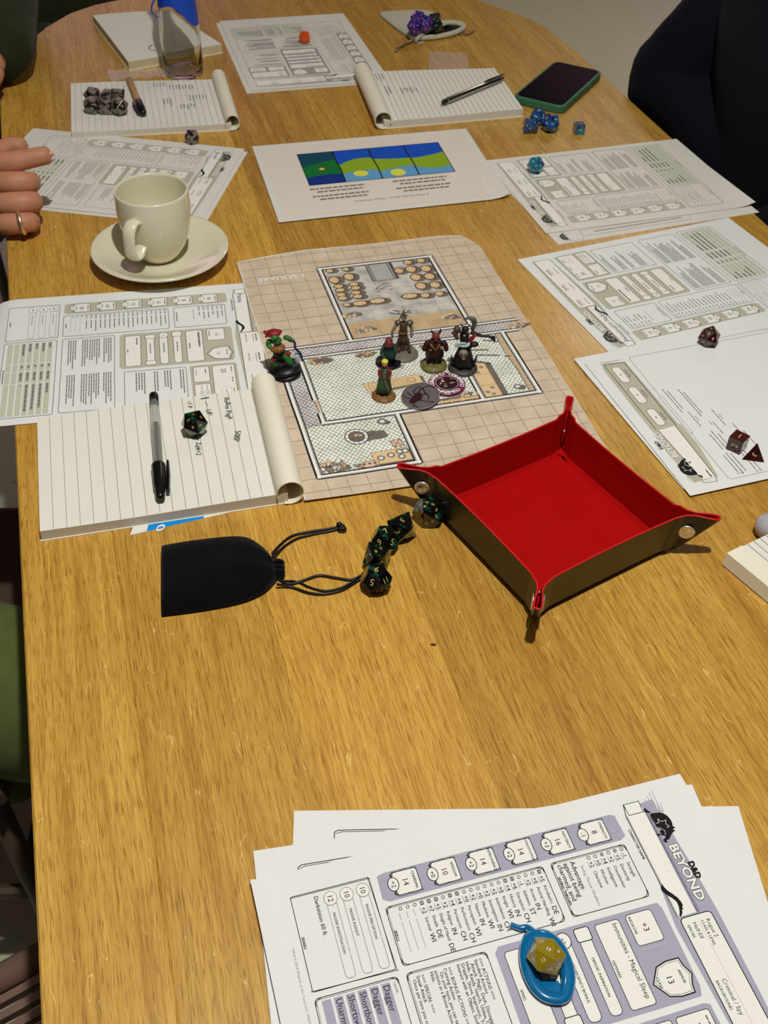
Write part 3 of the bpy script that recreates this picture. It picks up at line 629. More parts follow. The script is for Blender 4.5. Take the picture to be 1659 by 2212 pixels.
frect(54, 36, 101, 126, 'navy', 2); k.poly([(54, 36), (101, 36)] + wave(101, 54, 66, 72, 4, 0)[::1], 'teal', 3); k.poly(wave(54, 101, 70, 64, 4, 2) + wave(101, 54, 102, 106, -3, 0), 'dgreen', 4)
for i in (1, 2, 3):
    a, b = xs[i], xs[i + 1]; frect(a, 36, b, 126, 'lblue', 2); k.poly([(a, 36), (b, 36), (b, 80), (a, 80)], 'tmblue', 3)
    top = [wave(a, b, 78, 66, -8, 0), wave(a, b, 68, 74, 1.5, 0), wave(a, b, 74, 66, 3, .5)][i - 1]; bot = [wave(b, a, 100, 104, -4, 0), wave(b, a, 96, 108, -3, 0), wave(b, a, 106, 98, 8, 0)][i - 1]
    k.poly(top + bot, 'lime', 4)
k.ell(78, 84, 5, 4, 'rust', L=6); k.ell(78, 84, 3, 2.5, 'yell', L=7); k.ell(125, 106, 10, 8, 'yell', L=3); k.ell(173, 113, 10, 10, 'yell', L=6); k.ell(222, 101, 9, 6, 'yell', L=3)
for x in (101.5, 150, 199): k.line([(x, 36), (x - 1, 60), (x + .5, 90), (x - .5, 126)], 1.8, 'black', L=8)
k.line([(54, 36), (247, 36), (247, 126), (54, 126)], 1.0, 'black', True, L=8)
for x0, n in ((52, 4), (160, 4)):
    for i in range(n): k.scrib(x0 + (8 if i % 2 else 0), 135 + i * 8.4 + (3 if i > 1 else 0), 72 if i % 2 == 0 else 60, 3.4, 'handoutink', gap=1.2, lo=3, hi=9)
k.text('A Most Potent Brew - Player Handout', 198, 177, 6.2, 'handoutink', ang=pi, jit=.02)
k.emit('printing', fM, .001, sM, hM)

# ---------------------------------------------------------------- battle map
mo = np.array([-.09487, .88515]); ma = radians(16.845)
fMap = lambda x, y: (mo[0] + (x * cos(ma) + y * sin(ma)) / 1000, mo[1] + (x * sin(ma) - y * cos(ma)) / 1000)
XL = lambda y: float(np.interp(y, [-206, -150, 0, 120, 214], [-26, -27, -29, -33, -37])); XR = lambda y: float(np.interp(y, [-206, -195, -180, -126, 47, 161, 214], [236, 252, 258, 256.5, 254, 251, 249]))
YT = lambda x: float(np.interp(x, [-30, 0, 52, 120, 170, 218, 244, 262], [-199, -203, -206.5, -207, -206.5, -205, -200, -190])); YB = lambda x: float(np.interp(x, [-40, 57, 250], [211, 213.5, 216]))
def hMap(x, y):
    h = .0010 + .0012 * max(0, (y - 175) / 38) ** 2 + .0022 * max(0, (-160 - y) / 45) ** 2 * (0.6 + .4 * sin(x / 30))
    if x < 20: h += .0006 * (1 + sin(y / 14)) * (20 - x) / 50
    return h
MAPM = mat('map_paper', (218, 200, 176), rough=0.65, noise=0.08, nscale=45, rgb2=(200, 180, 156), spec=0.25)
V = []; F = []; NX_, NY_ = 28, 40
for t in (0, 1):
    for j in range(NY_ + 1):
        for i in range(NX_ + 1):
            s, r = i / NX_, j / NY_
            y0 = -200 + 412 * r; x = XL(y0) + (XR(y0) - XL(y0)) * s; y = YT(x) + (YB(x) - YT(x)) * r; X, Y = fMap(x, y)
            V.append((X, Y, TZ + .0006 + hMap(x, y) - t * .0003))
q = lambda i, j: j * (NX_ + 1) + i; n_ = (NX_ + 1) * (NY_ + 1)
for j in range(NY_):
    for i in range(NX_): F.append([q(i, j), q(i, j + 1), q(i + 1, j + 1), q(i + 1, j)]); F.append([n_ + a for a in (q(i, j), q(i + 1, j), q(i + 1, j + 1), q(i, j + 1))])
rim = [q(i, 0) for i in range(NX_ + 1)] + [q(NX_, j) for j in range(1, NY_ + 1)] + [q(i, NY_) for i in range(NX_ - 1, -1, -1)] + [q(0, j) for j in range(NY_ - 1, 0, -1)]
F += [[a, b, n_ + b, n_ + a] for a, b in zip(rim, rim[1:] + rim[:1])]
bmap = tag(mk('battle_map', V, F, MAPM), 'beige gridded dungeon floor plan poster with stone rooms, under the figurines', 'map')
# floor of fish-scale tiles as a printed pattern
def scale_mat(name, c1, c2, c3, sc=300):
    m = bpy.data.materials.new(name); m.use_nodes = True; nt = m.node_tree; b = nt.nodes['Principled BSDF']; N = nt.nodes.new; Lk = nt.links.new
    tc = N('ShaderNodeTexCoord'); mp = N('ShaderNodeMapping'); mp.inputs['Rotation'].default_value = (0, 0, -ma + radians(45)); mp.inputs['Scale'].default_value = (sc, sc * .8, sc); Lk(tc.outputs['Object'], mp.inputs['Vector'])
    v = N('ShaderNodeTexVoronoi'); v.inputs['Scale'].default_value = 1; v.inputs['Randomness'].default_value = .12; v.voronoi_dimensions = '2D'; Lk(mp.outputs[0], v.inputs['Vector'])
    r = N('ShaderNodeValToRGB'); e = r.color_ramp.elements; e[0].position = .30; e[0].color = (*lin(c1), 1); e[1].position = .56; e[1].color = (*lin(c2), 1); Lk(v.outputs['Distance'], r.inputs['Fac'])
    n = N('ShaderNodeTexNoise'); n.inputs['Scale'].default_value = 35; n.inputs['Detail'].default_value = 3; Lk(tc.outputs['Object'], n.inputs['Vector'])
    r2 = N('ShaderNodeValToRGB'); r2.color_ramp.elements[0].position = .35; r2.color_ramp.elements[0].color = (*lin(c3), 1); r2.color_ramp.elements[1].position = .6; r2.color_ramp.elements[1].color = (1, 1, 1, 1); Lk(n.outputs['Fac'], r2.inputs['Fac'])
    x = N('ShaderNodeMix'); x.data_type = 'RGBA'; x.blend_type = 'MULTIPLY'; x.inputs['Factor'].default_value = 1; Lk(r.outputs['Color'], x.inputs['A']); Lk(r2.outputs['Color'], x.inputs['B']); Lk(x.outputs['Result'], b.inputs['Base Color'])
    b.inputs['Roughness'].default_value = .65; MATS[name] = m
scale_mat('tilefloor', (250, 250, 240), (166, 170, 158), (236, 238, 230)); scale_mat('tilefloor2', (226, 222, 218), (146, 142, 142), (222, 220, 222))
mat('cellarfloor', (212, 208, 196), rough=.65, rgb2=(168, 164, 158), nscale=55, thr=(.35, .62)); mat('stain', (206, 180, 140), rough=.65, rgb2=(186, 158, 120), nscale=70)
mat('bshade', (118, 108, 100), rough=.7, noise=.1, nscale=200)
k = Ink(['gridink', 'tilefloor', 'tilefloor2', 'cellarfloor', 'stain', 'black', 'dark', 'white', 'grey', 'tan', 'sand', 'rosy', 'bshade', 'brown', 'rust', 'paleink', 'lgrey', 'stonegrey'])
def grect(x0, y0, x1, y1, c, L, st=9.0):
    nx = max(1, int((x1 - x0) / st)); ny = max(1, int((y1 - y0) / st)); pts = [(x0 + (x1 - x0) * i / nx, y0 + (y1 - y0) * j / ny) for j in range(ny + 1) for i in range(nx + 1)]
    k._add(pts, [[j * (nx + 1) + i, (j + 1) * (nx + 1) + i, (j + 1) * (nx + 1) + i + 1, j * (nx + 1) + i + 1] for j in range(ny) for i in range(nx)], c, L)
C_ = 18.2
k.line([(x_, YT(x_) + .7) for x_ in np.linspace(-25, 243, 60)], 1.3, 'white', L=3); k.line([(XL(y_) + .5, y_) for y_ in np.linspace(-198, 210, 60)], .8, 'white', L=3)
for i in range(-1, 14):
    x = 6 + C_ * i
    ya, yb = YT(x) + 1.5, YB(x) - 1.5
    if XL(0) + 1 < x < XR(0) - 1:
        k.line([(x + .5 * sin(y_ / 17 + i), y_) for y_ in np.linspace(ya if x < 240 else -190, yb, 46)], .45, 'gridink', L=2)
for j in range(-11, 12):
    y = 2 + C_ * j
    if -203 < y < 211: k.line([(x_, y + .5 * sin(x_ / 19 + j)) for x_ in np.linspace(XL(y) + 1.5, XR(y) - 1.5, 30)], .45, 'gridink', L=2)
grect(61, -166, 194, -20, 'cellarfloor', 4); grect(61, -50, 194, -22, 'stain', 5)
grect(-15, -17, 238, 0, 'tilefloor2', 4); grect(-15, 0, 4, 110, 'tilefloor2', 4); grect(5, 2, 222, 109, 'tilefloor', 4); grect(-15, 110, 76, 182, 'tilefloor', 4)
for i in range(14):
    x = 6 + C_ * i
    if x < 225: k.line([(x, 4), (x, 108)], .25, 'lgrey', L=6)
    if 62 < x < 192: k.line([(x, -164), (x, -22)], .25, 'grey', L=6)
    if x < 75: k.line([(x, 112), (x, 181)], .25, 'lgrey', L=6)
for j in range(-9, 10):
    y = 2 + C_ * j
    if y > 5 and y < 108: k.line([(6, y), (221, y)], .25, 'lgrey', L=6)
    if -164 < y < -22: k.line([(63, y), (192, y)], .25, 'grey', L=6)
    if y > 112 and y < 181: k.line([(-13, y), (75, y)], .25, 'lgrey', L=6)
def wall(pts, w=4.4):
    for a, b in zip(pts[:-1], pts[1:]):
        dx, dy = b[0] - a[0], b[1] - a[1]; l = math.hypot(dx, dy); ux, uy = dx / l, dy / l; h = w / 2
        A_ = (a[0] - ux * h, a[1] - uy * h); B_ = (b[0] + ux * h, b[1] + uy * h)
        k.line([A_, B_], w + 2.6, 'black', L=8); k.line([A_, B_], w * .95, 'dark', L=9)
        k.line([(A_[0] + .6 * uy, A_[1] + .6 * ux), (B_[0] + .6 * uy, B_[1] + .6 * ux)], w * .84, 'lgrey', L=10); k.line([(A_[0] - .3 * uy, A_[1] - .3 * ux), (B_[0] - .3 * uy, B_[1] - .3 * ux)], w * .62, 'white', L=11)
wall([(62, -20), (62, -165), (193, -165), (193, -20)]); wall([(-15, -18), (244, -18)], 3.4); wall([(4, 1), (238, 1)], 3.4)
wall([(-17, -18), (-17, 183), (75, 183), (75, 110)]); wall([(4, 2), (4, 70)]); wall([(4, 95), (4, 107)]); wall([(4, 109), (221, 109), (221, 2)]); wall([(163, 58), (163, 108)], 4)
k.line([(4, 73), (6, 80), (3, 86), (5, 93)], 2.0, 'rosy', L=9); k.line([(2.5, 73), (3.5, 93)], .6, 'black', L=10); k.line([(6.5, 73), (6.5, 93)], .6, 'black', L=10); k.line([(-14, 113), (-6, 110), (2, 112)], .8, 'dark', L=9)
grect(212, 4, 217, 106, 'sand', 6); k.line([(212, 4), (211, 40), (213, 70), (212, 106)], .8, 'dark', L=7)
for i in range(9): k.ell(214.6, 10 + i * 11, 1.3, 2.4, 'rosy', 'dark', .3, 7, 8, jit=.2)
# stairs
grect(114, -164, 145, -126, 'dark', 6); grect(118.5, -163, 139, -128, 'lgrey', 7)
for i in range(13): k.line([(118.5, -161 + i * 2.7), (139, -161 + i * 2.7)], .8, 'dark', L=8); k.line([(118.5, -159.8 + i * 2.7), (139, -159.8 + i * 2.7)], 1.0, 'white', L=8)
for x in (116.5, 141): k.line([(x, -163), (x, -127)], 2.6, 'stonegrey', L=8)
# barrels and boats
for bx, by, rx, ry in ((72.7, -158.6, 5, 4), (91.1, -158.3, 5, 4), (72.9, -138.4, 6.5, 8), (90.7, -141.5, 6.5, 8), (74.7, -124.5, 6, 4.2), (74.7, -116.5, 6, 4.2), (92.3, -125, 6, 4.2), (92.3, -117, 6, 4.2),
                       (73.1, -107, 6, 4.4), (73.1, -99.5, 6, 4.4), (90.3, -107.5, 6, 4.4), (90.3, -99.5, 6, 4.4), (89, -85.5, 9.5, 5), (109, -86, 10.5, 5.4), (74.5, -86, 4.5, 3.6), (149.3, -141.8, 6, 6.4),
                       (164.2, -157.6, 6, 5), (180, -158, 5.5, 5), (163.5, -142, 6.8, 7.6), (180.4, -139.6, 6.8, 7.6), (163.8, -124, 6.8, 7.6), (179.5, -122.4, 6.8, 7.6), (164, -105, 6.8, 7.6), (180.1, -103.7, 6.6, 7.2), (163, -85.3, 6, 5), (179.3, -85.3, 5.6, 5), (146.2, -87.8, 10.5, 5.4)):
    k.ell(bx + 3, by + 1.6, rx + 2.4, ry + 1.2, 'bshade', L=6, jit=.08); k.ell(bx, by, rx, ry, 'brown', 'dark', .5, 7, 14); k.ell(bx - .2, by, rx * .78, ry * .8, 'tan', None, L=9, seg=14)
    for o_ in (-.3, .3): k.line([(bx + o_ * rx, by - ry * .7), (bx + o_ * rx, by + ry * .7)], .3, 'brown', L=11)
def rubble(x, y, w, h, n, cols=('tan', 'white', 'rosy', 'stonegrey')):
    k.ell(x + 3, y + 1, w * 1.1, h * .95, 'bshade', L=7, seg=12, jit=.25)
    for i in range(n):
        a = random.random() * 6.28; r = random.random() ** .5; s_ = random.uniform(1.2, 2.6)
        k.ell(x + w * r * cos(a), y + h * r * sin(a), s_ * 1.4, s_ * 1.1, cols[i % len(cols)], 'brown' if i % 3 else 'dark', .3, 8, 6, random.random() * 3, .25)
rubble(73, -65.8, 9, 5, 12); rubble(80.4, -36, 10, 5, 14); rubble(128, -60, 6, 2.5, 5); rubble(176, -38, 8, 6, 12); rubble(242, -7, 10, 5, 16); rubble(20, 9, 11, 6, 14, ('rosy', 'tan')); rubble(68, 8, 10, 5, 12, ('rosy', 'tan')); rubble(135, 8, 9, 5, 10); rubble(-4, 172, 13, 9, 44, ('white', 'tan', 'stonegrey')); rubble(20, 176, 6, 4, 8); rubble(150, 98, 12, 6, 8, ('tan', 'rosy', 'white'))
for a_, b_, c_, d_ in ((115, -60, 133, -50), (120, -64, 138, -54), (178, 26, 196, 30), (182, 36, 204, 42), (196, 12, 212, 18), (208, 44, 214, 46)): k.line([(a_, b_), (c_, d_)], 2.0, 'bshade', L=7); k.line([(a_, b_ - 1), (c_, d_ - 1)], .6, 'dark', L=8)
for i in range(18): k.ell(122 + random.uniform(-9, 9), -112 + random.uniform(-8, 8), random.uniform(.8, 2.2), random.uniform(.6, 1.3), 'bshade', L=7, seg=7, jit=.3)
# tables
def tbl(pts, sh=(3, 3)):
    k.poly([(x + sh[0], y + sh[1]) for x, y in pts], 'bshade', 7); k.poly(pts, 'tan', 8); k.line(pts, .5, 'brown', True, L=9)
tbl([(55, 57), (113, 54), (114, 68), (57, 72)])
for x in (60, 73, 86, 99): k.rr(x, 58.5, x + 8, 68, 1, None, 'brown', .4, 10); k.line([(x + 2, 61), (x + 6, 66)], .4, 'brown', L=10)
for x in (70, 84, 97): k.line([(x, 56), (x, 70)], .35, 'brown', L=10)
k.ell(104, 62, 4, 3.4, None, 'brown', .4, 10)
tbl([(167, 50), (184, 50), (184, 106), (167, 106)], (6, 2))
for y in (69, 87): k.line([(167, y), (184, y)], .4, 'brown', L=10)
for x_, y_ in ((178, 57), (172, 65), (178, 92), (171, 98), (176, 102)): k.ell(x_, y_, 2, 1.8, 'stonegrey', 'dark', .4, 10, 8, jit=.2)
tbl([(120, 101), (161, 100), (161, 106.5), (120, 106.5)], (0, -3))
for x in (124, 134, 146, 154): k.rr(x, 101.8, x + 6, 105.4, .8, None, 'brown', .4, 10)
tbl([(36, 161), (70, 160), (71, 178), (36, 178)])
for x_, y_ in ((43, 170), (53, 168), (62, 165), (62, 172), (67, 165)): k.ell(x_, y_, 3.4, 3.2, 'stonegrey', 'dark', .6, 10, 12); k.ell(x_, y_, 1.8, 1.7, 'white', None, L=12, seg=10)
k.ell(31, 176, 9, 4.5, 'rosy', 'dark', .5, 8, 12, jit=.15)
for x_ in (26, 31, 36): k.ell(x_, 175, 1.4, 1.2, 'brown', 'dark', .3, 10, 8)
# well, pot, crate
k.ell(44, 137, 14, 7, 'bshade', L=7, jit=.2); k.ell(29, 135, 11, 11, 'white', 'dark', 1.0, 8, 24); k.ell(29, 135, 7.6, 7.6, 'bshade', 'dark', .7, 10, 20)
for a in range(12): k.line([(29 + 7.6 * cos(a * .5236), 135 + 7.6 * sin(a * .5236)), (29 + 11 * cos(a * .5236), 135 + 11 * sin(a * .5236))], .5, 'dark', L=10)
k.rr(27, 131.5, 35, 135.5, .5, 'rosy', 'dark', .5, 12, 1); k.line([(22, 139), (36, 131)], .8, 'dark', L=13)
k.ell(61, 121, 5, 3, 'bshade', L=7); k.ell(58, 118.6, 4.6, 4.2, 'stonegrey', 'dark', .8, 8, 14); k.ell(58, 118.6, 2.4, 2.2, 'white', 'dark', .4, 10, 10)
k.ell(206, 98, 5, 4, 'bshade', L=7); k.ell(203, 96, 4, 3.6, 'stonegrey', 'dark', .6, 8, 12); k.ell(203, 96, 2, 1.8, 'white', None, L=10, seg=8)
k.poly([(57, 149), (67, 147), (69, 157), (59, 158)], 'rosy', 8); k.line([(57, 149), (67, 147), (69, 157), (59, 158)], .7, 'dark', True, L=9); k.line([(57, 149), (69, 157)], .7, 'brown', L=10); k.line([(67, 147), (59, 158)], .7, 'brown', L=10)
k.text('1 SQUARE', 44.5, -160.5, 12.5, 'white', ang=pi, jit=.03, sx=.98, bold=.03)
k.emit('printing', fMap, .0006, bmap, hMap, dz=.000025)

# ---------------------------------------------------------------- notepads
def notepad(name, label, quad, zt, line_n, roll=None, rr=.010, ink_fn=None, side_m=None, cover=None, across=False, flip=False, sag=0.0, far=False, paper=None, extra=None):
    """quad: 4 photo pixels of the top page at height zt: corners a(0,0) b(1,0) c(1,1) d(0,1); roll: 'b' right edge or 'd' left edge or 'c' near edge"""
    c = [np.array(P(q[0], q[1], zt)[:2]) for q in quad]
    root = empty(name, (float(np.mean([p[0] for p in c])), float(np.mean([p[1] for p in c])), TZ), label, 'notepad')
    f2 = lambda s, t: (1 - t) * ((1 - s) * c[0] + s * c[1]) + t * ((1 - s) * c[3] + s * c[2])
    # page block, slightly slipped and wavy
    V = []; F = []; nx, ny = 10, 8
    hz = lambda s, t: zt * (1 - sag * (1 - s) * t) + .0006 * sin(5 * s + 3 * t)
    for lay in (0, 1):
        for j in range(ny + 1):
            for i in range(nx + 1):
                s, t = i / nx, j / ny; p = f2(s, t); V.append((p[0], p[1], TZ + (hz(s, t) if lay == 0 else .0012)))
    q = lambda i, j: j * (nx + 1) + i; n = (nx + 1) * (ny + 1); I = []
    for j in range(ny):
        for i in range(nx): F.append([q(i, j), q(i, j + 1), q(i + 1, j + 1), q(i + 1, j)]); I.append(0); F.append([n + a for a in (q(i, j), q(i + 1, j), q(i + 1, j + 1), q(i, j + 1))]); I.append(0)
    rim = [q(i, 0) for i in range(nx + 1)] + [q(nx, j) for j in range(1, ny + 1)] + [q(i, ny) for i in range(nx - 1, -1, -1)] + [q(0, j) for j in range(ny - 1, 0, -1)]
    for a, b in zip(rim, rim[1:] + rim[:1]): F.append([a, b, n + b, n + a]); I.append(1)
    pg = mk('page_block', V, F, [paper or LINED, side_m or PADEDGE], I, root)
    # back board
    e = .0025; cc = [p + (p - (c[0] + c[1] + c[2] + c[3]) / 4) * .012 for p in c]
    mk('back_board', *prism([tuple(p) for p in cc][::-1], TZ + .0001, TZ + .0011), cover or CREAM, parent=root)
    k = Ink(['lgrey', 'vlgrey', 'dark', 'black', 'blueink', 'grey'])
    wmm = np.linalg.norm(c[1] - c[0]) * 1000; hmm = np.linalg.norm(c[3] - c[0]) * 1000
    fn = lambda x, y: f2(x / wmm, y / hmm)
    for i in range(line_n):
        x = wmm * (i + 1) / (line_n + 1) if not far else wmm * (i + .7) / (line_n + .5)
        k.line([(x, 0.5), (x, hmm - .5)], .35 if not far else .5, 'lgrey' if far else 'grey', L=2)
    if ink_fn: ink_fn(k, wmm, hmm)
    k.emit('ruling', fn, 0.0003, pg, lambda x, y: hz(x / wmm, y / hmm))
    if roll:
        a, b = {'b': (c[1], c[2]), 'd': (c[0], c[3]), 'c': (c[3], c[2])}[roll]
        ctr = (c[0] + c[1] + c[2] + c[3]) / 4; axd = (b - a) / np.linalg.norm(b - a); out = np.array([axd[1], -axd[0]]); out = out if out @ (((a + b) / 2) - ctr) > 0 else -out
        prof = []
        rx, rz = rr
        for t in np.linspace(-100, 205, 44):
            u = radians(t); prof.append((rx * .15 + rx * cos(u), rz + rz * sin(u)))
        prof[0] = (-rx * .3, .0006)
        V = []; F = []; n = len(prof); L_ = np.linalg.norm(b - a); ns = 6
        for sh in (0, .0007):
            for i in range(ns + 1):
                base = a + axd * (L_ * i / ns + (-.001 if i == 0 else (.003 if i == ns else 0)))
                for j, (o_, z_) in enumerate(prof):
                    dx, dz = o_ - rx * .15, z_ - rz; l = math.hypot(dx, dz) or 1; sc_ = 1 - sh / l
                    p = base + out * (rx * .15 + dx * sc_); V.append((p[0], p[1], TZ + .0012 + max(0, rz + dz * sc_)))
        m_ = (ns + 1) * n
        for i in range(ns):
            for j in range(n - 1):
                A = [i * n + j, i * n + j + 1, (i + 1) * n + j + 1, (i + 1) * n + j]; F.append(A); F.append([m_ + k_ for k_ in A[::-1]])
        for i in (0, ns):
            for j in range(n - 1): F.append([i * n + j, m_ + i * n + j, m_ + i * n + j + 1, i * n + j + 1])
        for j in (0, n - 1):
            for i in range(ns): F.append([i * n + j, (i + 1) * n + j, m_ + (i + 1) * n + j, m_ + i * n + j])
        mk('rolled_cover', V, F, CREAM, None, root, smooth=False)
    return root, f2
def ink1(k, w, h):
    for t, x, y, s in (('Bollen Pugh', 172, 8, 7), ('50gp', 175, 59, 8), ('UP', 153, 22, 7), ('-1 P', 137, 6, 6.5), ('Healing  2d4+2', 139, 42, 7)): k.text(t, x, y, s, 'dark', ang=pi / 2 + .03, sh=.2, jit=.1, L=5)
    k.line([(150, 5.5), (158, 5)], 1.2, 'dark', L=5); k.line([(154, 11), (155, 17)], .6, 'dark', L=5)
n1, f1 = notepad('lined_notepad', 'large lined notepad with rolled cover, holding the clear pen and black die', [(80, 905), (566, 835), (622, 1066), (86, 1148)], .011, 18, 'b', (.0118, .0125), ink1)
# blue and white card under its near edge
cq = [np.array(P(*q)[:2]) for q in ((300, 1105), (636, 1040), (652, 1072), (281, 1157))]
card = tag(mk('printed_card', *prism([tuple(p) for p in cq][::-1], TZ + .0001, TZ + .0006), mat('card_white', (236, 236, 230), .4)), 'white card with blue band under the near edge of the big notepad', 'card')
k = Ink(['cyanink', 'white']); fc = quadfn(cq, 150, 18)
k.poly([(13, 0), (66, 0), (62.5, 18), (14, 18)], 'cyanink', 1); k.text('0', 22, 14.8, 11, 'white', ang=-pi / 2 + pi, L=3, bold=.04)
for x_, t_ in ((33, 'i.'), (44, 'r.')): k.text(t_, x_, 4, 8, 'white', ang=pi / 2, L=3)
k.emit('printing', fc, .0006, card)
def inkA(cols, seed=1):
    def f(k, w, h):
        random.seed(seed)
        for x0, y0, n, ln in cols:
            for i in range(n): k.scrib(x0 + i * 4.6, y0 + random.uniform(-2, 2), ln * random.uniform(.5, 1), 1.2, 'blueink', vert=True, lo=1.0, hi=2.6, gap=1.4, L=5)
    return f
notepad('lined_notepad', 'lined notepad with smoky dice and a brown marker on it, near the bottle', [(153, 180), (470, 170), (500, 268), (154, 286)], .009, 24, 'b', (.010, .0105), inkA([(118, 12, 4, 12), (128, 70, 3, 30), (140, 20, 8, 20), (165, 60, 6, 26), (150, 92, 5, 22)]), far=True)
notepad('lined_notepad', 'lined notepad with a silver pen on it, beside the phone', [(784, 156), (1068, 146), (1130, 236), (830, 262)], .011, 26, 'd', (.012, .012), inkA([(16, 10, 3, 34), (22, 60, 2, 40), (44, 70, 6, 26)], 3), far=True)
notepad('lined_notepad', 'blank cream notepad lying skewed behind the glass bottle', [(200, 33), (360, 20), (479, 96), (277, 134)], .013, 0, None, (.010, .010), None, far=True, side_m=mat('pad_edge_cream', (206, 192, 158), .8))
notepad('lined_notepad', 'partly seen lined notepad with folded cover at the right edge of the photo', [(1572, 1196), (1770, 1102), (1950, 1250), (1750, 1342)], .0125, 14, None, (.012, .010), None, side_m=CREAM)
nb = [o for o in S.collection.objects if o.name.startswith('lined_notepad') and 'partly seen' in o.get('label', '')][0]
cq = [P(*q, .0125) for q in ((1570, 1197), (1602, 1181), (1780, 1322), (1748, 1343))]
out = (cq[0] - cq[1]).normalized() * .0016; V = []
for p_, e_ in ((cq[0], 1), (cq[1], 0), (cq[2], 0), (cq[3], 1)): V.append((p_.x + out.x * e_ * .3, p_.y + out.y * e_ * .3, TZ + .0142))
for p_, e_ in ((cq[0], 1), (cq[1], 0), (cq[2], 0), (cq[3], 1)): V.append((p_.x + out.x * e_, p_.y + out.y * e_, TZ + (.0012 if e_ else .0136)))
mk('folded_cover', V, [[0, 3, 2, 1], [4, 5, 6, 7], [0, 1, 5, 4], [1, 2, 6, 5], [2, 3, 7, 6], [3, 0, 4, 7]], CREAM, parent=nb)

# ================================================================ CUP, SAUCER, BOTTLE, PHONE, PENS
CER = mat('ivory_porcelain', (226, 220, 192), rough=0.16, noise=0.01, coat=0.5, spec=0.6)
sc = np.array([-.2630, 1.0680])
tag(mk('saucer', *lathe([(0, .0022), (.022, .0022), (.024, 0), (.030, 0), (.031, .0022), (.048, .0055), (.066, .0125), (.0755, .0175), (.0768, .0190), (.0760, .0203), (.0742, .0203), (.064, .0160), (.047, .0090), (.033, .0062), (.0, .0060)], 72, (sc[0], sc[1], TZ + .0003), cap=False), CER, smooth=True), 'round ivory porcelain saucer under the coffee cup', 'saucer')
cup = empty('coffee_cup', (sc[0] - .002, sc[1] + .001, TZ + .0066), 'ivory porcelain espresso cup with its handle turned to the viewer, on the saucer', 'cup')
prof = [(0, .001), (.015, .001), (.0170, 0), (.0195, .0005), (.0235, .005), (.0315, .018), (.0370, .034), (.0398, .050), (.0404, .064), (.0398, .078), (.0396, .0800), (.0388, .0812), (.0376, .0805), (.0372, .078), (.0376, .064), (.0368, .046), (.032, .022), (.022, .008), (.0, .006)]
mk('body', *lathe(prof, 64, cap=False), CER, parent=cup, smooth=True, local=True)
ha = radians(252); hd = Vector((cos(ha), sin(ha), 0))
hp = spline([hd * .037 + Vector((0, 0, .060)), hd * .047 + Vector((0, 0, .0625)), hd * .055 + Vector((0, 0, .055)), hd * .0565 + Vector((0, 0, .042)), hd * .055 + Vector((0, 0, .028)), hd * .046 + Vector((0, 0, .023)), hd * .035 + Vector((0, 0, .030))], 5)
mk('handle', *tube(hp, [.0070 + .0008 * abs(cos(i / len(hp) * pi)) for i in range(len(hp))], 16, flat=.42), CER, parent=cup, smooth=True, local=True)
GLASS = mat('clear_glass', (246, 248, 244), rough=0.02, noise=0.0, trans=1.0, ior=1.25)
bt = P(397, 158); bot = empty('glass_bottle', bt, 'clear glass bottle with peeling blue label standing behind the dice notepad', 'bottle')
mk('glass', *lathe([(0, .004), (.024, .002), (.0285, 0), (.0300, .003), (.0300, .050), (.0285, .085), (.0255, .125), (.022, .155), (.0165, .185), (.0135, .205), (.0130, .235), (.0150, .238), (.0150, .246), (.0120, .246), (.0110, .235), (.0115, .205), (.0145, .185), (.0200, .155), (.0235, .125), (.0265, .085), (.0278, .050), (.0278, .008), (.024, .006), (0, .009)], 40, cap=False), GLASS, parent=bot, smooth=True, local=True)
V = []; F = []; na = 44
for j, t in enumerate(np.linspace(0, 1, 7)):
    for i in range(na):
        a = 2 * pi * i / na; zb = .088 + .016 * cos(a + 2.6) + .006 * sin(3 * a); z = zb + (.165 - zb) * t; r = float(np.interp(z, [.05, .085, .125, .155, .185], [.0300, .0285, .0255, .022, .0165])) + .0005; V.append((r * cos(a), r * sin(a), z))
for j in range(6):
    for i in range(na): F.append([j * na + i, j * na + (i + 1) % na, (j + 1) * na + (i + 1) % na, (j + 1) * na + i])
lb = mk('paper_label', V, F, mat('blue_label', (24, 74, 190), .4, noise=.04), parent=bot, smooth=True, local=True)
mb = MB()
for a0, z0, h in ((-1.1, .128, .010), (-.95, .122, .016), (-1.3, .14, .008), (-.8, .136, .012)): mb.add(*tube([(.0262 * cos(a0), .0262 * sin(a0), z0), (.0252 * cos(a0), .0252 * sin(a0), z0 + h)], .0009, 5))
mb.build('label_print', MATS['white'], parent=bot, local=True)
mk('label_flap', *tube(spline([(-.0290, -.006, .082), (-.0345, -.010, .088), (-.0350, -.010, .098), (-.0290, -.008, .108)], 5), .0022, 6, flat=.4), MATS['blue_label'], parent=bot, smooth=True, local=True)
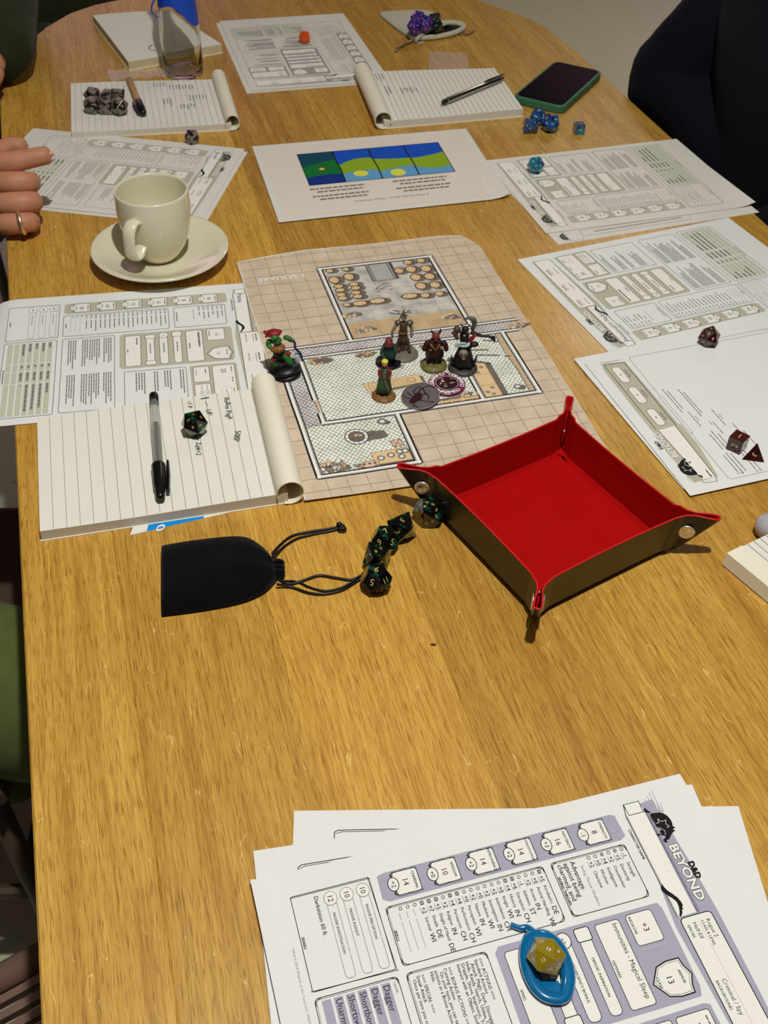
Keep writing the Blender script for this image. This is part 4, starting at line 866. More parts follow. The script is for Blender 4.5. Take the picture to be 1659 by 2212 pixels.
# phone
pc = (.2385, 1.6085); pa = atan2(1.706 - 1.561, .248 - .173)
ph = empty('smartphone', (pc[0], pc[1], TZ), 'black screened smartphone in a dark green case lying by the table edge', 'phone', rot=(0, 0, pa))
def rbox(l, w, r, z0, z1, seg=6):
    pts = []
    for cx, cy, a in ((l / 2 - r, w / 2 - r, 0), (-l / 2 + r, w / 2 - r, 90), (-l / 2 + r, -w / 2 + r, 180), (l / 2 - r, -w / 2 + r, 270)):
        for k_ in range(seg + 1): t = radians(a + 90 * k_ / seg); pts.append((cx + r * cos(t), cy + r * sin(t)))
    return prism(pts, z0, z1)
bevel(mk('case', *rbox(.164, .080, .012, .0003, .0118), mat('green_silicone', (52, 108, 78), .5, noise=.03), parent=ph, local=True), .0022, 3)
bevel(mk('screen', *rbox(.156, .0725, .009, .0116, .0123), mat('phone_glass', (5, 5, 7), .12, spec=.15), parent=ph, local=True), .0003, 1)
mk('side_button', *boxv((.02, -.0403, .007), (.016, .0012, .003)), MATS['green_silicone'], parent=ph, local=True)
# clear ballpoint with black cap
def pen(name, label, a, b, parts, z):
    A_, B_ = P(a[0], a[1], z), P(b[0], b[1], z); A_.z = B_.z = TZ + z
    L_ = (B_ - A_).length; d = (B_ - A_) / L_; root = empty(name, ((A_ + B_) / 2), label, 'pen')
    for pn, prof_, m, hexa in parts:
        V = []; F = []; seg = 6 if hexa else 16; s = Vector((0, 0, 1)).cross(d); up = Vector((0, 0, 1))
        for r, t in prof_:
            for k_ in range(seg):
                an = 2 * pi * k_ / seg; V.append(tuple(A_ + d * (t * L_) + (s * cos(an) + up * sin(an)) * r))
        for j in range(len(prof_) - 1):
            for k_ in range(seg): F.append([j * seg + k_, j * seg + (k_ + 1) % seg, (j + 1) * seg + (k_ + 1) % seg, (j + 1) * seg + k_])
        F.append(list(range(seg))[::-1]); F.append([(len(prof_) - 1) * seg + k_ for k_ in range(seg)])
        mk(pn, V, F, m, parent=root, smooth=not hexa)
    return root, A_, B_, d
BLK = mat('black_plastic', (16, 16, 17), .28, noise=.02, spec=.5); CLR = mat('clear_plastic', (244, 244, 240), .05, noise=0, trans=.85, ior=1.2)
p1, A_, B_, d = pen('ballpoint_pen', 'clear hexagonal ballpoint pen with black cap lying across the big notepad', (332, 852), (347, 1078), [
    ('barrel', [(.0041, .03), (.0043, .05), (.0043, .72)], CLR, True), ('ink_tube', [(.0017, .30), (.0017, .74)], BLK, False), ('end_plug', [(.0028, 0), (.0042, .008), (.0044, .02), (.0042, .085), (.0030, .09)], BLK, False),
    ('cap', [(.0048, .70), (.0062, .705), (.0062, .72), (.0058, .80), (.0052, .90), (.0044, .92), (.0040, .975), (.0026, 1.0)], BLK, False)], .0165)
sd = Vector((0, 0, 1)).cross(d)
mk('clip', *tube([A_ + d * (.152 * .985 * .93) + sd * .0066, A_ + d * .118 + sd * .0078, A_ + d * .100 + sd * .0082, A_ + d * .098 + sd * .0082], [.0016, .0018, .0013, .0008], 6, flat=1.4), BLK, parent=p1)
BRN = mat('brown_barrel', (176, 136, 94), .5, noise=.05); SIL = mat('silver_pen', (176, 172, 164), .25, 1.0, noise=.03)
p2, A_, B_, d = pen('marker_pen', 'brown marker pen with black cap on the notepad with smoky dice', (278, 170), (310, 246), [
    ('barrel', [(.0026, 0), (.0042, .02), (.0045, .10), (.0045, .68)], BRN, False), ('cap', [(.0052, .66), (.0056, .67), (.0056, .93), (.0042, .985), (.002, 1.0)], BLK, False)], .0145)
sd = Vector((0, 0, 1)).cross(d); mk('clip', *tube([A_ + d * .125 + sd * -.0058, A_ + d * .100 - sd * .0078, A_ + d * .085 - sd * .0076], [.0016, .0016, .001], 6), BLK, parent=p2)
p3, A_, B_, d = pen('metal_pen', 'slim silver pen with dark tip lying on the notepad by the phone', (954, 222), (1086, 168), [
    ('barrel', [(.0032, .06), (.0042, .10), (.0044, .5), (.0042, .92), (.003, 1.0)], SIL, False), ('tip', [(.0012, 0), (.0036, .03), (.0036, .08)], BLK, False)], .0165)
mk('clip', *tube([A_ + d * .140 + Vector((0, 0, .0048)), A_ + d * .105 + Vector((0, 0, .0060)), A_ + d * .095 + Vector((0, 0, .0050))], .0009, 6), SIL, parent=p3)

# ================================================================ DICE TRAY
RED = mat('red_velvet', (172, 8, 10), .8, noise=.05, nscale=30, spec=.08); REDE = mat('red_edge', (204, 30, 28), .45, noise=.05, spec=.4)
LEA = mat('black_leather', (26, 23, 20), .30, noise=.1, nscale=200, bump=.12, bscale=1400, spec=.6); SNAP = mat('brass_snap', (226, 214, 184), .3, .7, noise=.04)
tray = empty('dice_tray', (.1400, .6505, TZ + .0017), 'red velvet snap-corner dice tray with black leather outside, right of the pouch', 'tray', rot=(0, 0, radians(34)))
TH = .0432
def contour(zf, inset=0.0):
    a = .0718 + .0040 * zf - .0035 * max(0, 1 - zf / .12); e = .0255 * zf ** .9 + .0006; g = .0034 - .0008 * (1 - zf); pts = []
    for kq in range(4):
        R_ = Matrix.Rotation(kq * pi / 2, 2); q_ = []
        # along wall towards corner (a,a) from the middle of side x=a
        for t in (-.82, -.55, -.28, 0, .28, .55, .82): q_.append((a - .0022 * (1 - t * t) * zf, a * t))
        dg_ = Vector((1, 1)).normalized(); pr = Vector((1, -1)).normalized(); cn = Vector((a, a))
        for s_, w_ in ((-.006, .0075), (-.001, .0042), (.25 * e, g * .75), (.6 * e, g * 1.05), (.88 * e, g * 1.15), (.985 * e, g * .7)): q_.append(tuple(cn + dg_ * s_ + pr * w_))
        q_.append(tuple(cn + dg_ * e))
        for s_, w_ in ((.985 * e, g * .7), (.88 * e, g * 1.15), (.6 * e, g * 1.05), (.25 * e, g * .75), (-.001, .0042), (-.006, .0075)): q_.append(tuple(cn + dg_ * s_ - pr * w_))
        pts += [R_ @ Vector(v) for v in q_]
    if inset:
        n = len(pts); out = []
        for i in range(n):
            t = (pts[(i + 1) % n] - pts[i - 1]); 
            t = t.normalized() if t.length > 1e-9 else Vector((1, 0)); out.append(pts[i] + Vector((-t.y, t.x)) * inset)
        pts = out
    return pts
lev = [0.0, .12, .3, .5, .7, .86, 1.0]; V = []; F = []; I = []
rims = []
for ins in (0, .0016):
    for zf in lev:
        c_ = contour(zf, ins); n = len(c_)
        for i, p in enumerate(c_):
            j = i % 20; tm = abs(j - 13) ; ear = max(0, 1 - tm / 6)
            V.append((p.x, p.y, max(.0018 if ins else .0004, TH * zf * (1 - .05 * (1 - min(1, tm / 8)) * 0) - (0.0 if j > 6 or zf < .5 else .0012 * (zf - .5) * 2))))
nl = len(lev)
for w_ in (0, 1):
    for l in range(nl - 1):
        for i in range(n):
            a = (w_ * nl + l) * n + i; b = (w_ * nl + l) * n + (i + 1) % n; c2 = (w_ * nl + l + 1) * n + (i + 1) % n; d2 = (w_ * nl + l + 1) * n + i
            F.append([a, b, c2, d2] if w_ == 0 else [d2, c2, b, a]); I.append(0 if w_ == 0 else 1)
for i in range(n): a = (nl - 1) * n + i; b = (nl - 1) * n + (i + 1) % n; F.append([a, b, b + nl * n, a + nl * n]); I.append(2)
F.append(list(range(n))[::-1]); I.append(0)
shell = mk('shell', V, F, [LEA, RED, REDE], I, tray, smooth=False, local=True)
fl_ = contour(0.0, .0016); mk('floor_pad', *prism([(p.x * .995, p.y * .995) for p in fl_ if abs(p.x) < .0735 and abs(p.y) < .0735], .0012, .0030), RED, parent=tray, local=True)
# bright rim cord
ct = contour(1.0, .0008); mk('rim_piping', *tube([(p.x, p.y, TH - (0 if (i % 20) > 6 else .0012) + .0001) for i, p in enumerate(ct)], .0008, 6, closed=True), REDE, parent=tray, smooth=True, local=True)
for kq in range(4):
    R_ = Matrix.Rotation(kq * pi / 2, 3, 'Z'); dg_ = Vector((1, 1, 0)).normalized(); pr = Vector((1, -1, 0)).normalized()
    for sg in (-1, 1):
        for side, rr_, hh in (('out', .0068, .0016),):
            c_ = Vector((.0745, .0745, TH * .60)) + dg_ * .0045 + pr * sg * .0036; V = []; F = []
            prf = [(.0, .0004), (rr_ * .55, .0010), (rr_ * .6, .0013), (rr_, .0009), (rr_, 0)]
            for r, h in prf:
                for q_ in range(20): an = q_ / 20 * 2 * pi; V.append(tuple(R_ @ (c_ + pr * sg * h + (dg_ * cos(an) + Vector((0, 0, 1)) * sin(an)) * r)))
            for j in range(len(prf) - 1):
                for q_ in range(20): F.append([j * 20 + q_, j * 20 + (q_ + 1) % 20, (j + 1) * 20 + (q_ + 1) % 20, (j + 1) * 20 + q_])
            mk('snap_stud', V, F, SNAP, parent=tray, smooth=True, local=True)
    c_ = R_ @ (Vector((.0700, .0700, TH * .62)) + dg_ * .0020); mk('inner_rivet', *ball(c_, .0026, 12, 8), mat('chrome', (210, 208, 204), .12, 1.0), parent=tray, smooth=True, local=True)

# ================================================================ POUCHES
VEL = mat('black_velvet', (9, 9, 10), .9, noise=.25, nscale=90, bump=.25, bscale=500, sheen=.12, spec=.08)
tp = spline([P(350, 1182), P(430, 1172), P(520, 1166), P(562, 1184), P(590, 1212), P(600, 1224)], 7); bp_ = spline([P(350, 1334), P(440, 1322), P(520, 1306), P(568, 1286), P(594, 1262), P(601, 1250)], 7)
pch = empty('drawstring_pouch', P(470, 1250), 'flat black velvet drawstring pouch with its cords loose, in front of the blue card', 'pouch')
V = []; F = []; m = 28; n = len(tp)
for i in range(n):
    s = i / (n - 1); h = .0085 * (sin(pi * min(1, s * 1.15 + .06)) ** .5 if s * 1.15 + .06 < 1 else .0) + .0030 + .0022 * s
    for j in range(m):
        a = 2 * pi * j / m; x = (1 - cos(a)) / 2; p = tp[i].lerp(bp_[i], x); z = (abs(sin(a)) ** .7) * (1 if sin(a) >= 0 else 0) * h
        if sin(a) > 0: z *= 1 + .30 * s * s * sin(x * 42 + 2 * s) + .10 * sin(9 * x + 7 * s) * (1 - s) * .8
        V.append((p.x, p.y, TZ + .0004 + z))
for i in range(n - 1):
    for j in range(m): F.append([i * m + j, i * m + (j + 1) % m, (i + 1) * m + (j + 1) % m, (i + 1) * m + j])
F += [list(range(m))[::-1], [(n - 1) * m + j for j in range(m)]]
mk('bag', V, F, VEL, parent=pch, smooth=True)
mb = MB()
for i in range(9):
    t = i / 8; p = tp[-2].lerp(bp_[-2], t); mb.add(*ball((p.x + .001, p.y, TZ + .0045 + .001 * sin(i * 2)), .0033, 8, 6, (1.6, .8, 1.1)))
mb.build('gathered_mouth', VEL, pch, smooth=True)
CORD = mat('black_cord', (14, 13, 13), .35, noise=.3, nscale=900, spec=.5)
def cord(pts, r=.0011, z=.0016, nm='cord', par=pch, m_=None): return mk(nm, *tube(spline([P(*q[:2], q[2] if len(q) > 2 else z) for q in pts], 8), r, 7), m_ or CORD, parent=par, smooth=True)
cord([(588, 1196, .006), (602, 1180), (630, 1158), (670, 1148), (705, 1143), (730, 1138)]); cord([(590, 1204, .006), (610, 1184), (640, 1164), (680, 1153), (712, 1147), (733, 1140, .003)])
cord([(600, 1252, .006), (625, 1262), (660, 1252), (690, 1243), (725, 1248), (760, 1252), (786, 1240)]); cord([(598, 1262, .005), (630, 1268), (665, 1280), (700, 1283), (740, 1274), (770, 1256), (788, 1243, .003)]); cord([(604, 1256, .005), (640, 1256), (668, 1268), (700, 1276), (735, 1270), (765, 1254, .003)], .0009)
mb = MB()
for q in ((733, 1134), (739, 1138), (736, 1143), (742, 1143)): mb.add(*ball(P(*q, .003), .0028, 8, 6))
mb.build('knot_end', CORD, pch, smooth=True)
mb = MB()
for q in ((786, 1241), (790, 1238), (789, 1244)): mb.add(*ball(P(*q, .003), .0024, 8, 6))
mb.build('knot_end', CORD, pch, smooth=True)
# grey-green knit pouch at the far side
KN = mat('sage_knit', (204, 202, 178), .9, noise=.1, nscale=500, bump=.6, bscale=700, sheen=.2, spec=.1)
kp = empty('knit_pouch', P(915, 62), 'grey green knitted dice pouch with open mouth and glittery cord, at the far side', 'pouch')
tpk = [P(*q) for q in ((820, 30), (925, 26), (962, 58), (996, 62))]; bpk = [P(*q) for q in ((820, 34), (852, 62), (884, 84), (900, 97))]
tpk = spline(tpk, 6); bpk = spline(bpk, 6); V = []; F = []; m = 20; n = len(tpk)
for i in range(n):
    s = i / (n - 1); h = .004 + .010 * s
    for j in range(m):
        a = 2 * pi * j / m; p = tpk[i].lerp(bpk[i], (1 - cos(a)) / 2); V.append((p.x, p.y, TZ + .0005 + (h * sin(a) ** .6 * (1 + .1 * sin(7 * a + 5 * s)) if sin(a) > 1e-6 else 0)))
for i in range(n - 1):
    for j in range(m): F.append([i * m + j, i * m + (j + 1) % m, (i + 1) * m + (j + 1) % m, (i + 1) * m + j])
F += [list(range(m))[::-1]]
mk('bag', V, F, KN, parent=kp, smooth=True)
e1, e2 = P(886, 86, .002), P(1000, 66, .002); cmid = (e1 + e2) / 2; ex = (e2 - e1) / 2; ey = Vector((-ex.y, ex.x, 0)).normalized() * .014
mk('mouth_rim', *tube([cmid + ex * cos(a) + ey * sin(a) + Vector((0, 0, .008 + .005 * sin(a))) for a in np.linspace(0, 2 * pi, 33)[:-1]], .0042, 8, closed=True), KN, parent=kp, smooth=True)
mk('mouth_lining', *prism([(cmid.x + ex.x * cos(a) * .95 + ey.x * sin(a) * .8, cmid.y + ex.y * cos(a) * .95 + ey.y * sin(a) * .8) for a in np.linspace(0, 2 * pi, 25)[:-1]], TZ + .003, TZ + .006), mat('dark_lining', (10, 14, 10), .9), parent=kp)
GLI = mat('glitter_cord', (168, 140, 116), .35, .5, noise=.3, nscale=800)
cord([(890, 86, .008), (876, 95, .003), (862, 104, .002), (854, 112, .002)], .0016, par=kp, m_=GLI); cord([(896, 80, .010), (880, 92, .004), (868, 100, .003), (856, 104, .002)], .0014, par=kp, m_=GLI)
cord([(996, 70, .008), (1008, 74, .003), (1018, 70, .002), (1024, 66, .002)], .0016, par=kp, m_=GLI)
# clear plastic sleeves
FILM = mat('clear_film', (240, 236, 240), .10, noise=0, alpha=.24, spec=1.0)
def film(label, quad, crinkle):
    c = [np.array(P(*q)[:2]) for q in quad]; fn = quadfn(c, 1, 1); V = []; F = []; nx, ny = 26, 8
    for j in range(ny + 1):
        for i in range(nx + 1):
            p = fn(i / nx, j / ny); V.append((p[0], p[1], TZ + .0012 + crinkle * (.5 + .5 * sin(i * 1.9 + 3 * j) * sin(j * 1.3 + i * .7))))
    for j in range(ny):
        for i in range(nx): a = j * (nx + 1) + i; F.append([a, a + nx + 1, a + nx + 2, a + 1])
    return tag(mk('plastic_sleeve', V, F, FILM, smooth=True), label, 'plastic bag')
film('crinkled clear plastic bag between the bottle foot and the smoky dice notepad', [(232, 160), (400, 150), (410, 168), (238, 181)], .007)
film('small flat clear plastic sleeve between the knit pouch and the pen notepad', [(928, 114), (1008, 118), (1012, 152), (926, 152)], .002)

# ================================================================ DICE
def hull(pts):
    bm = bmesh.new(); [bm.verts.new(p) for p in pts]
    bmesh.ops.convex_hull(bm, input=bm.verts); bmesh.ops.dissolve_limit(bm, angle_limit=radians(2), verts=bm.verts, edges=bm.edges)
    bm.normal_update(); bm.verts.index_update(); V = [v.co.copy() for v in bm.verts]; F = [[v.index for v in f.verts] for f in bm.faces]; bm.free(); return V, F
g = (1 + sqrt(5)) / 2
def shape(kind):
    if kind == 20: return hull([Vector(p) for s in (-1, 1) for t in (-g, g) for p in ((0, s, t), (s, t, 0), (t, 0, s))])
    if kind == 12: return hull([Vector((a, b, c)) for a in (-1, 1) for b in (-1, 1) for c in (-1, 1)] + [Vector(p) for s in (-1 / g, 1 / g) for t in (-g, g) for p in ((0, s, t), (s, t, 0), (t, 0, s))])
    if kind == 6: return hull([Vector((a, b, c)) for a in (-1, 1) for b in (-1, 1) for c in (-1, 1)])
    if kind == 8: return hull([Vector(p) for s in (-1.4, 1.4) for p in ((s, 0, 0), (0, s, 0), (0, 0, s))])
    if kind == 4: return hull([Vector(p) for p in ((1, 1, 1), (1, -1, -1), (-1, 1, -1), (-1, -1, 1))])
    if kind == 10:
        return hull([Vector((cos(i * pi / 5), sin(i * pi / 5), .1056 * (1 if i % 2 else -1))) for i in range(10)] + [Vector((0, 0, 1.1)), Vector((0, 0, -1.1))])
def die(name, label, px, kind, size, m, nm, z=0.0, yaw=0.0, group=None, nums=None, down=0, tilt=None, tsz=1.0):
    """size = circumscribed diameter; rests on the given face"""
    V, F = shape(kind); mx = max(v.length for v in V); V = [v / mx * size / 2 for v in V]
    def nrm(f): return (V[f[1]] - V[f[0]]).cross(V[f[2]] - V[f[0]]).normalized()
    n0 = nrm(F[down % len(F)]); q = n0.rotation_difference(Vector((0, 0, -1))) if kind != 4 or True else None
    R_ = Matrix.Rotation(yaw, 3, 'Z') @ q.to_matrix(); 
    if tilt: R_ = Euler(tilt).to_matrix() @ R_
    V = [R_ @ v for v in V]; zm = min(v.z for v in V); V = [v - Vector((0, 0, zm)) for v in V]
    p = P(px[0], px[1], z + (max(v.z for v in V)) * .5); root = mk(name, [tuple(v) for v in V], F, m, local=True); root.location = (p.x, p.y, TZ + z + .0002)
    tag(root, label, 'die', group); bevel(root, size * .012, 1, 15)
    nums = nums or [str(i + 1) for i in range(kind)]; mb = MB(); rnd = random.Random(int(size * 1e5) + len(label)); order = list(range(len(F))); rnd.shuffle(order)
    if nums and len(nums) < len(F): nums = (nums * 20)[:len(F)]
    # faces turned to the viewer take the first numerals
    vd = -Vector(CF); order = sorted(range(len(F)), key=lambda i: -nrm(F[i]).dot(vd))
    for r_, fi in enumerate(order):
        f = F[fi]; n_ = nrm(f); c = sum((V[i] for i in f), Vector()) / len(f); 
        if n_.z < -.5: continue
        inr = min(((V[f[i]] + V[f[(i + 1) % len(f)]]) / 2 - c).length for i in range(len(f)))
        up = (V[f[r_ % len(f)]] - c) if kind != 6 else ((V[f[0]] + V[f[1]]) / 2 - c)
        up = (up - n_ * up.dot(n_)).normalized(); rt = up.cross(n_); t = nums[r_]
        sz = inr * (1.25 if len(t) == 1 else 1.0) * tsz * (1.0 if kind != 6 else .95); w_ = textwidth(t, sz); cur = -w_ / 2
        for ch in t:
            GV, GF, adv = glyph(ch)
            if len(GV): mb.add([tuple(c + rt * (cur + a * sz) + up * (b * sz - .36 * sz) + n_ * .00006) for a, b in GV], GF)
            cur += adv * sz
    if mb.V: mb.build('numerals', nm, parent=root, local=True)
    return root
GB = mat('dark_glitter_resin', (9, 11, 11), .07, noise=0, rgb2=(8, 84, 60), nscale=130, thr=(.36, .44), coat=.6, spec=.6)
GOLD = mat('gold_paint', (240, 208, 110), .35, .3, noise=.02); 
SMK = mat('smoky_resin', (120, 108, 92), .12, noise=0, rgb2=(16, 15, 15), nscale=160, thr=(.46, .56), coat=.5)
PUR = mat('purple_resin', (88, 40, 140), .15, noise=0, rgb2=(26, 26, 96), nscale=120, thr=(.42, .58), coat=.5)
DGR = mat('dark_green_resin', (24, 42, 34), .15, noise=.2, coat=.5); TEA = mat('teal_resin', (22, 120, 140), .12, noise=0, rgb2=(60, 40, 90), nscale=110, thr=(.36, .52), coat=.5)
BLU = mat('blue_resin', (28, 86, 140), .15, noise=0, rgb2=(24, 28, 84), nscale=120, thr=(.40, .56), coat=.5); ORA = mat('orange_resin', (232, 84, 20), .2, noise=.1, coat=.4)
MAR = mat('maroon_resin', (58, 8, 12), .12, noise=.25, nscale=80, coat=.6); YEL = mat('olive_yellow_resin', (146, 126, 16), .15, noise=.08, coat=.5, spec=.6)
die('twenty_sided_die', 'black green glitter twenty-sided die on the big lined notepad, beside the clear pen', (420, 915), 20, .0262, GB, GOLD, .0115, .55, nums=['4', '14', '18', '11', '10', '7', '1', '6', '20', '2'], down=3, tsz=.9)
gg = None
die('ten_sided_die', 'black glitter percentile die with 30 and 00, farthest of the dark dice touching the tray', (925, 1108), 10, .0310, GB, GOLD, 0, 1.2, nums=['30', '00', '80', '10'], down=2, tsz=.9)
die('eight_sided_die', 'black glitter die showing a large 2, second of the dark dice from the tray', (868, 1142), 8, .0320, GB, GOLD, 0, .35, nums=['2', '5', '3', '7'], down=1, tsz=.8)
die('twelve_sided_die', 'black glitter die with 9 and 5, middle of the dark dice beside the tray', (832, 1166), 12, .0255, GB, GOLD, .0, .8, nums=['9', '5', '7', '1', '12'], down=4)
die('ten_sided_die', 'black glitter die with a big 4, second nearest in the dark dice chain', (815, 1203), 10, .0290, GB, GOLD, 0, 2.9, nums=['4', '7', '8', '5'], down=3)
die('twelve_sided_die', 'black glitter die showing 5 and 11, at the end of the pouch cord', (813, 1250), 12, .0265, GB, GOLD, 0, .2, nums=['5', '11', '6', '12', '8'], down=7)
for i, (px, kd, s, zz) in enumerate((((201, 208), 20, .028, 0), ((200, 228), 12, .026, 0), ((232, 205), 6, .021, 0), ((228, 232), 10, .027, 0), ((254, 207), 8, .027, 0), ((258, 230), 20, .027, 0))):
    die(['twenty_sided_die', 'twelve_sided_die', 'six_sided_die', 'ten_sided_die', 'eight_sided_die', 'twenty_sided_die'][i], ['largest smoky grey die, at the upper left of the cluster on the notepad', 'smoky grey twelve-sided die at the lower left of the notepad cluster', 'smoky grey cube die at the top middle of the notepad cluster', 'smoky grey ten-sided die at the lower middle of the notepad cluster', 'smoky grey eight-sided die at the upper right of the notepad cluster', 'smoky grey twenty-sided die at the lower right of the notepad cluster'][i], px, kd, s, SMK, MATS['lgrey'], .0095, i * .7, 'smoky dice clustered on the notepad')
die('twenty_sided_die', 'lone smoky grey die on the wood below the dice notepad', (415, 297), 20, .0225, SMK, MATS['lgrey'], 0, .4)
die('twenty_sided_die', 'bright orange die on the far printed sheet', (658, 81), 20, .0215, ORA, MATS['rust'], .0016, .3)
for i, (px, kd, s, m_, lb_) in enumerate((((903, 40), 20, .027, PUR, 'light purple twenty-sided die at the upper left of the pouch cluster'), ((895, 58), 12, .026, PUR, 'purple blue twelve-sided die at the lower left of the pouch cluster'), ((919, 52), 20, .030, PUR, 'deep violet twenty-sided die in the middle of the pouch cluster'), ((940, 42), 10, .027, DGR, 'dark green ten-sided die at the upper right of the pouch cluster'), ((945, 56), 8, .027, DGR, 'dark green eight-sided die at the lower right of the pouch cluster'))):
    die({20: 'twenty_sided_die', 12: 'twelve_sided_die', 10: 'ten_sided_die', 8: 'eight_sided_die'}[kd], lb_, px, kd, s, m_, MATS['lav'], .014, i * .9, 'purple and green dice on the knit pouch')
for i, (px, kd, s, m_, lb_) in enumerate((((1146, 272), 10, .029, BLU, 'blue ten-sided die at the left of the cluster below the phone'), ((1162, 254), 12, .026, BLU, 'dark blue twelve-sided die at the back of the cluster below the phone'), ((1190, 267), 20, .029, BLU, 'blue teal twenty-sided die at the right of the cluster below the phone'), ((1251, 277), 6, .0235, TEA, 'small purple and teal cube die standing apart below the phone'))):
    die({20: 'twenty_sided_die', 12: 'twelve_sided_die', 10: 'ten_sided_die', 6: 'six_sided_die'}[kd], lb_, px, kd, s, m_, MATS['white'], 0, i * 1.1)
die('twenty_sided_die', 'teal twenty-sided die on the upper right printed sheet', (1157, 357), 20, .0240, TEA, MATS['white'], .0016, .7)
die('twenty_sided_die', 'dark red twenty-sided die between the two right-hand sheets', (1532, 727), 20, .0236, MAR, MATS['tan'], .0032, 1.2, nums=['0', '8', '14', '17', '11', '5'], down=6)
die('six_sided_die', 'dark red cube die showing 2 and 1 on the nearly blank sheet', (1594, 955), 6, .0246, MAR, MATS['tan'], .0032, .88, nums=['1', '2', '3'], down=0)
die('four_sided_die', 'dark red pyramid die beside the red cube on the nearly blank sheet', (1631, 972), 4, .0250, MAR, MATS['tan'], .0032, 2.2, nums=['3', '1', '4'], down=1, tsz=.9)
# blue translucent ring dish and the yellow die in it
BR = mat('blue_silicone', (10, 118, 176), .12, noise=.05, nscale=40, trans=.25, ior=1.35, coat=.5, spec=.6)
zt_ = .0030
ring = empty('silicone_ring', P(1185, 2078, zt_), 'glossy blue drop shaped silicone loop with a tail, on the near printed sheet', 'ring')
rp = [(1148, 2030), (1140, 2052), (1140, 2082), (1147, 2110), (1160, 2135), (1180, 2152), (1206, 2157), (1222, 2148), (1228, 2120), (1224, 2090), (1212, 2062), (1196, 2040), (1172, 2026)]
loop = [P(*q, zt_ + .003) for q in rp]; ls = spline(loop + [loop[0]], 5)[:-1]
mk('rim', *tube(ls, [.0046 + .0010 * sin(2 * pi * i / len(ls) + 2) for i in range(len(ls))], 14, closed=True, flat=.62), BR, parent=ring, smooth=True)
mk('tail', *tube(spline([P(1158, 2028, zt_ + .003), P(1150, 2012, zt_ + .003), P(1138, 2004, zt_ + .002), P(1122, 2004, zt_ + .0018), P(1103, 1997, zt_ + .0018)], 6), [.0026 - .0010 * i / 24 for i in range(25)], 8), BR, parent=ring, smooth=True)
mb = MB()
for a_, b_ in (((1146, 2040), (1170, 2030)), ((1164, 2136), (1212, 2120))): pass
mk('web', *prism([tuple(P(*q)[:2]) for q in ((1150, 2036), (1146, 2070), (1158, 2098), (1190, 2100), (1206, 2080), (1196, 2050), (1172, 2032))], TZ + zt_ + .0006, TZ + zt_ + .0020), BR, parent=ring)
mk('web', *prism([tuple(P(*q)[:2]) for q in ((1150, 2108), (1166, 2134), (1184, 2148), (1206, 2152), (1216, 2140), (1196, 2122), (1172, 2124), (1164, 2112))], TZ + zt_ + .0006, TZ + zt_ + .0020), BR, parent=ring)
die('twenty_sided_die', 'translucent olive yellow twenty-sided die sitting in the blue silicone loop', (1180, 2066), 20, .0236, YEL, MATS['white'], zt_ + .0024, .5, nums=['13', '5', '19', '6', '4', '9', '1'], down=2, tsz=.85)

# ================================================================ TOKENS
def lat(prof, m, seg=40): return lathe(prof, seg, cap=False)
cz = .0022
tk = empty('status_token', P(965, 833, cz) , 'plum coloured ring token lettered CHARMED, under the spider disc', 'token')
mk('ring_body', *lathe([(0, 0), (.0178, 0), (.0183, .0006), (.0183, .0026), (.0176, .0031), (.0118, .0031), (.0114, .0026), (.0112, .0020), (0, .0020)], 48, cap=False), mat('plum_plastic', (118, 24, 84), .35, noise=.04), parent=tk, smooth=False, local=True)
k = Ink(['white', 'stonegrey', 'brown', 'spider', 'rosy']); 
for w_i in range(3):
    a0 = radians(-150 + 120 * w_i)
    for i, ch in enumerate('CHARMED'):
        a = a0 - (i - 3) * radians(14.6); k.text(ch, 17.1 * cos(a), 17.1 * sin(a), 6.3, 'white', ang=a - pi / 2, align='c', L=3, bold=.07)
k.ell(0, 0, 11.2, 11.2, 'spider', L=1, seg=28); k.ell(0, 0, 11, 11, None, 'white', .35, L=4, seg=28)
mk_ = k.emit('lettering', lambda x, y: (x / 1000, -y / 1000), 0, None); 
for v in mk_.data.vertices: v.co += Vector(mk_.location); v.co.z += -TZ + .00325
mk_.location = (0, 0, 0); mk_.parent = tk
k = Ink(['stonegrey', 'rosy'])
for i in range(16): k.ell(random.uniform(-7, 7), random.uniform(-7, 7), random.uniform(.6, 1.8), random.uniform(.4, 1), 'stonegrey' if i % 2 else 'rosy', L=3, seg=7, jit=.3)
mk_ = k.emit('picture', lambda x, y: (x / 1000, -y / 1000), 0, None)
for v in mk_.data.vertices: v.co += Vector(mk_.location); v.co.z += -TZ + .00345
mk_.location = (0, 0, 0); mk_.parent = tk
p = P(908, 856, .005)
co = empty('spider_token', (p.x, p.y, TZ + .0048), 'grey round disc with a dark spider picture, leaning on the plum ring token', 'token', rot=(radians(5), radians(-7), .1))
mk('disc', *lathe([(0, -.0012), (.0182, -.0012), (.0188, -.0006), (.0188, .0008), (.0182, .0013), (0, .0013)], 44, cap=False), mat('pewter_disc', (104, 98, 98), .4, noise=.06, nscale=80), parent=co, local=True)
k = Ink(['spider', 'black', 'paleink'])
k.ell(0, 0, 18.3, 18.3, None, 'paleink', .3, L=2, seg=44); k.ell(0, 0, 17.6, 17.6, None, 'black', .6, L=2, seg=44)
k.ell(-4, 3.5, 6.4, 4.6, 'spider', L=3, seg=14, rot=-.5, jit=.06); k.ell(-2, -1.5, 3.6, 3, 'spider', L=3, seg=10); k.ell(-8, 7, 4, 3, 'spider', L=3, jit=.1)
